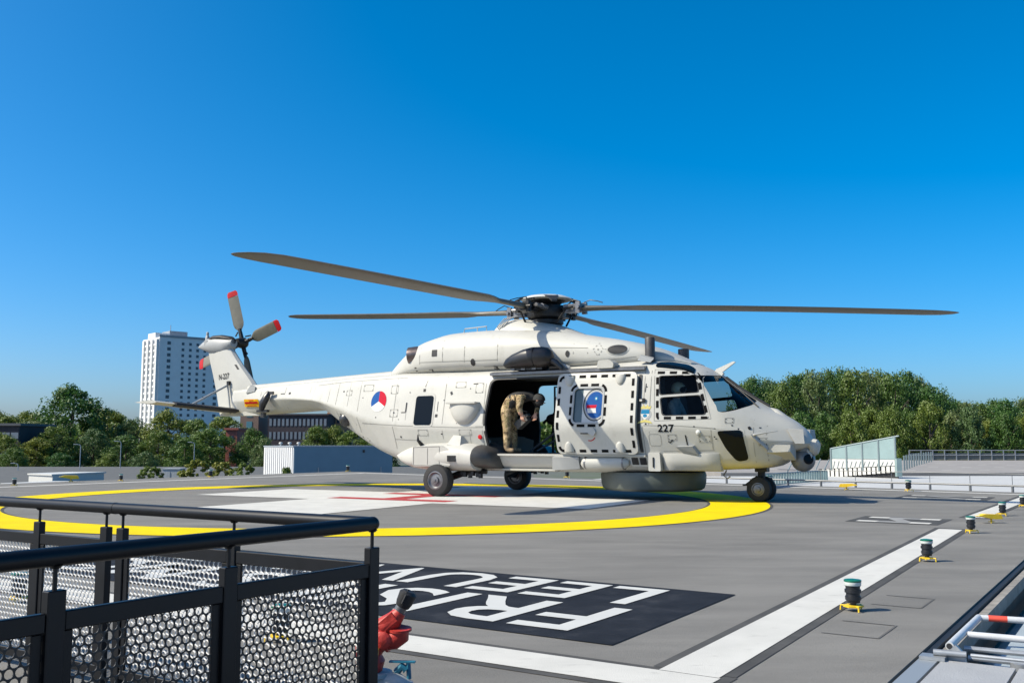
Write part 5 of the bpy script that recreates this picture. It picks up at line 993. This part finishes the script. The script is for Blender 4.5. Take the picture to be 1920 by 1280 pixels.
m = MB(); m.tube([lp(0, .56), lp(1, .56)], .03, 8); m.tube([lp(0, .06), lp(1, .06)], .03, 8); m.build('rail', STEELG, lw)
for k in range(5): m = MB(); m.tube([lp(.35 + .15 * k, .55), lp(.45 + .15 * k, 1.1 + .05 * (k % 2))], .03, 6); m.build('lattice_bar', STEELG, lw)
pr = empty('parking_rail', place(1800, 103, -.8), 0, 'grey railing along the far side of the parking deck', 'railing')
PX0, PX1 = place(1700, 103, 0)[0] - pr.location.x, place(1985, 103, 0)[0] - pr.location.x
for z in (1.05, .55): m = MB(); m.tube([(PX0, 0, z), (PX1, 0, z)], .05, 6); m.build('rail', GALV, pr)
for k in range(14): x = PX0 + (PX1 - PX0) * k / 13; m = MB(); m.box((x, 0, .52), (.09, .09, 1.04)); m.build('post', GALV, pr, 0)
for k in range(13): x = PX0 + (PX1 - PX0) * (k + .5) / 13; m = MB(); m.box((x, .06, .42), ((PX1 - PX0) / 13 - .14, .03, .72)); m.build('infill_panel', mat('mesh_infill', (.10, .11, .10), .7), pr, 0)
pf = empty('ramp_upper_fence', place(1712, 80, -.8), 0, 'slatted fence between the glass panels and the parking deck', 'fence')
for k in range(12):
    m = MB(); c = Vector(place(1690 + 4.6 * k, 66 + 2.6 * k, 0)) - Vector(pf.location); m.box((c.x, c.y, .5), (.10, .06, 1.0)); m.build('slat', STEELG, pf, 0)
def lamp_post(px, ytop, Y, lb, zb=GROUND):
    zt = 1.08 - (ytop - 829) / 1823 * Y; H = zt - zb; o = empty('street_lamp', place(px, Y, zb), 0, lb, 'street lamp', 'street lamps among the left trees')
    m = MB(); m.tube([(0, 0, 0), (0, 0, H - .2), (-.05, 0, H), (-.5, 0, H + .1)], [.06, .045, .04, .03], 8); m.build('pole', GALV, o); m = MB(); m.box((-.55, 0, H + .1), (.5, .2, .08)); m.build('lamp_head', GALV, o, 0)
lamp_post(156, 834, 112, 'pale street lamp in front of the biggest left tree'); lamp_post(231, 828, 118, 'tallest of the pale street lamps, left of the tower trees'); lamp_post(368, 830, 118, 'yellowish pale street lamp below the tower'); lamp_post(41, 869, 108, 'short street lamp at the far left edge of the trees')

# ------------------------------------------------------------------ trees
def crown_mesh(name, seed, n_cl, n_leaf, prof, leaf):  # prof(h) -> radius for h in 0..1, unit height crown
    r_ = np.random.RandomState(seed); V = []; F = []
    cl = []
    for _ in range(n_cl):
        h = r_.rand() ** .85; a = r_.rand() * 2 * math.pi; rad = prof(h) * (.35 + .65 * math.sqrt(r_.rand())); cl.append((rad * math.cos(a), rad * math.sin(a), h, .055 + .075 * r_.rand()))
    C = np.array(cl); k = r_.randint(0, n_cl, n_leaf); d = r_.normal(size=(n_leaf, 3)); d /= np.linalg.norm(d, axis=1)[:, None]
    P = C[k, :3] + d * (C[k, 3] * (.55 + .5 * r_.rand(n_leaf)))[:, None] * np.array([1, 1, .85])
    nrm = d + r_.normal(size=(n_leaf, 3)) * .38; nrm /= np.linalg.norm(nrm, axis=1)[:, None]
    t = np.cross(nrm, r_.normal(size=(n_leaf, 3))); t /= np.linalg.norm(t, axis=1)[:, None]; b = np.cross(nrm, t); s = leaf * (.6 + .8 * r_.rand(n_leaf))[:, None]
    V = np.stack([P - t * s, P + b * s * .55, P + t * s, P - b * s * .55], 1).reshape(-1, 3); F = np.arange(n_leaf * 4).reshape(-1, 4)
    me = bpy.data.meshes.new(name); me.from_pydata(V.tolist(), [], F.tolist()); return me
def trunk_mesh(name, seed, mt):
    r_ = random.Random(seed); m = MB(); m.tube([(0, 0, 0), (.02, 0, .25), (0, .02, .5), (.01, 0, .8)], [.035, .026, .018, .008], 8)
    for k in range(6):
        z = .25 + .08 * k; a = r_.random() * 6.28; m.tube([(0, 0, z), (.09 * math.cos(a), .09 * math.sin(a), z + .12), (.2 * math.cos(a), .2 * math.sin(a), z + .22)], [.014, .009, .003], 6)
    return m.mesh(name, mt)
BARK = mat('bark', (.06, .048, .036), .95, var=.3, scale=3)
LEAFS = [leafmat('leaf_dark', (.085, .165, .024), (.045, .095, .015)), leafmat('leaf_mid', (.145, .205, .026), (.075, .12, .018)), leafmat('leaf_light', (.21, .24, .03), (.12, .15, .02)), leafmat('leaf_grey', (.13, .19, .055), (.07, .115, .032))]
rd = lambda h: .46 * math.sqrt(max(.02, 1 - (2 * h - 1) ** 2)) * (1.05 - .25 * h)
pop = lambda h: .27 * (max(.03, 1 - (1.7 * h - .7) ** 2)) ** .5
bush = lambda h: .75 * math.sqrt(max(.02, 1 - h ** 2))
CR = [[crown_mesh('crown', 11 + i, 120, 13000, rd, .0165) for i in range(3)], [crown_mesh('crown', 31 + i, 110, 11000, pop, .0135) for i in range(3)], [crown_mesh('crown', 51 + i, 60, 4200, bush, .045) for i in range(2)]]
TRK = [trunk_mesh('trunk', i, BARK) for i in range(3)]
cvar = {}
def crown_variant(kind, i, li):
    key = (kind, i, li)
    if key not in cvar: me = CR[kind][i].copy(); me.materials.append(LEAFS[li]); cvar[key] = me
    return cvar[key]
def tree(px, ytop, Y, wpx, kind, li, lb, group, zb=GROUND, low=.12, name='broadleaf_tree', i=0):
    zt = 1.08 - (ytop - 829) / 1823 * Y; H = zt - zb; o = empty(name, place(px, Y, zb), random.random() * 6.28, lb, 'tree' if kind < 2 else 'shrub', group)
    c = link('crown', crown_variant(kind, i % len(CR[kind]), li), o); hh = H * (1 - low); c.location = (0, 0, H * low); base = {0: .92, 1: .54, 2: 1.5}[kind]; ws = wpx / 1823 * Y / base; c.scale = (ws, ws, hh * .97)
    if kind < 2: t_ = link('trunk', TRK[i % 3], o); t_.scale = (H * .9, H * .9, H * .95)
    return o
LT = 'trees beyond the left roofs'; RT = 'poplars behind the parking deck'; ST = 'shrubs in front of the poplars'; RS = 'shrubs on the left lower roof'
left = [(138, 728, 190, 132, 0, 0, 'largest tall green tree left of the tower'), (62, 790, 175, 95, 0, 3, 'greyish tree at the left below the slate roof'), (75, 822, 160, 70, 0, 2, 'pale yellow green tree low at the left of the largest tree'), (5, 815, 150, 90, 0, 0, 'dark tree cut by the left frame edge'), (108, 800, 165, 80, 0, 1, 'mid green tree in front of the largest tree'), (205, 770, 205, 95, 0, 0, 'dark rounded tree right of the largest tree'), (180, 808, 170, 70, 0, 3, 'low grey green tree below the dark rounded tree'), (252, 786, 195, 80, 0, 3, 'dark grey green tree left of the tower foot'), (240, 818, 165, 85, 0, 0, 'low dark tree beside the tall street lamp'),
        (318, 772, 185, 95, 0, 1, 'bright green tree covering the tower foot'), (300, 810, 165, 75, 0, 0, 'low dark tree below the bright green tree'), (372, 788, 180, 80, 0, 1, 'green tree under the stabiliser'), (398, 806, 165, 105, 0, 1, 'yellow green tree right of the tower foot'), (350, 822, 158, 70, 0, 0, 'low dark green tree right of the bright green tree'), (424, 782, 200, 90, 0, 1, 'tall mid green tree directly below the tail fin'), (478, 806, 165, 62, 0, 0, 'dark narrow tree right of the red brick gable'), (500, 822, 160, 50, 0, 3, 'small dark tree left of the white penthouse'), (596, 800, 170, 50, 1, 1, 'slender tree before the dark office block'), (628, 802, 172, 62, 0, 1, 'olive tree before the orange brick building'), (665, 808, 170, 80, 0, 0, 'dark tree below the black sensor dome'), (712, 815, 170, 80, 0, 0, 'dark tree hidden mostly behind the sponson'), (30, 842, 140, 60, 0, 0, 'low reddish dark tree at the lower left'), (20, 780, 190, 80, 0, 1, 'mid green tree rising behind the slate roof at far left'), (58, 774, 215, 90, 0, 0, 'dark distant tree rising between the slate roof and the largest tree'), (-15, 770, 210, 90, 0, 3, 'grey green tree half cut off by the left frame edge'), (262, 800, 200, 70, 0, 0, 'dark tree hiding the lower left corner of the tower'), (120, 850, 140, 60, 0, 0, 'low bushy tree under the first street lamp'), (275, 848, 142, 60, 0, 3, 'low grey green tree between the two taller street lamps'), (210, 850, 140, 60, 0, 1, 'low bushy tree left of the tallest street lamp')]
for i, (px, yt, Y, wp, kd, li, lb) in enumerate(left): tree(px, yt, Y, wp * 1.08, kd, (1 if li == 0 and i % 2 else li), lb, LT, i=i, low=.02)
ORD = 'first second third fourth fifth sixth seventh eighth ninth tenth eleventh twelfth thirteenth fourteenth fifteenth sixteenth seventeenth eighteenth nineteenth twentieth twenty-first twenty-second twenty-third twenty-fourth'.split()
tops = [(1392, 716), (1414, 712), (1440, 710), (1462, 716), (1486, 706), (1508, 700), (1532, 697), (1556, 694), (1580, 696), (1604, 694), (1628, 696), (1652, 699), (1676, 701), (1700, 702), (1724, 706), (1748, 722), (1768, 742), (1790, 752), (1812, 756), (1836, 758), (1862, 752), (1888, 746), (1914, 750), (1940, 745)]
for i, (px, yt) in enumerate(tops):
    tree(px, yt + rng.randint(-3, 4), 150 + 12 * (i % 3), 60 + 10 * (i % 2), 1, (0, 0, 3, 0)[i % 4], ('%s poplar from the helicopter nose in the tall row behind the parking deck' % ORD[i]) if i < 23 else 'last poplar at the right frame edge behind the parking deck', RT, low=.02, i=i, name='poplar_tree')
for i, (px, yt, wp, li) in enumerate([(1400, 770, 70, 0), (1450, 780, 70, 0), (1500, 776, 70, 0), (1545, 778, 62, 0), (1592, 772, 66, 1), (1630, 770, 64, 1), (1668, 768, 64, 1), (1705, 772, 60, 0), (1742, 756, 66, 1), (1780, 776, 62, 3), (1815, 764, 58, 3), (1850, 790, 50, 1), (1880, 776, 62, 0), (1912, 785, 56, 1), (1935, 770, 60, 2)]):
    tree(px, yt, 128 + 5 * (i % 2), wp * 1.25, 0, li, '%s rounded tree from the nose in the lower row before the poplars' % ORD[i], ST, low=.02, i=i)
for i, (px, yt, Y, wp, lb) in enumerate([(288, 874, 70, 60, 'low shrub left of the pale air unit'), (372, 862, 72, 70, 'bushy light shrub right of the pale air unit'), (420, 866, 70, 70, 'shrub in the middle of the roof planting'), (460, 869, 68, 60, 'shrub at the right end of the roof planting by the penthouse'), (540, 876, 50, 40, 'small shrub in front of the sunlit penthouse face')]):
    tree(px, yt, Y, wp, 2, 2 if i in (1, 2) else 1, lb, RS, zb=-2.1, low=0, name='roof_shrub', i=i)
# far woods closing the horizon
me = crown_mesh('w', 99, 10, 10, bush, .1); bpy.data.meshes.remove(me)
V = []; Fq = []; r_ = np.random.RandomState(5); N = 42000
ang = r_.uniform(-.62, .62, N); dist = r_.uniform(520, 640, N); X = np.tan(ang) * dist; hmax = 15 + 5 * np.sin(ang * 31) + 4 * np.sin(ang * 77 + 1) + 2.5 * np.sin(ang * 190); z = GROUND + hmax * r_.rand(N) ** .6
P = np.stack([X, dist, z], 1); t = r_.normal(size=(N, 3)); t /= np.linalg.norm(t, axis=1)[:, None]; b_ = np.cross(t, r_.normal(size=(N, 3))); b_ /= np.linalg.norm(b_, axis=1)[:, None]; s = (1.0 + 1.2 * r_.rand(N))[:, None]
V = np.stack([P - t * s, P + b_ * s * .7, P + t * s, P - b_ * s * .7], 1).reshape(-1, 3)
me = bpy.data.meshes.new('distant_woods'); me.from_pydata(V.tolist(), [], np.arange(N * 4).reshape(-1, 4).tolist()); me.materials.append(LEAFS[0]); tag(link('distant_woods', me), 'dark strip of far woodland along the horizon', 'woods', kind='stuff')
# flat stencil marks and tiny repeated fittings stay joined
for o in bpy.data.objects:
    if o.name.split('.')[0] in ('door_marking', 'window_marking', 'cockpit_marking', 'panel_seams', 'flank_fasteners', 'boom_seams', 'flank_stencils', 'stencil_star', 'hoist_hose', 'conduit', 'bottle_clamp', 'main_gear_leg', 'hydraulic_hose'): o['kind'] = 'stuff'
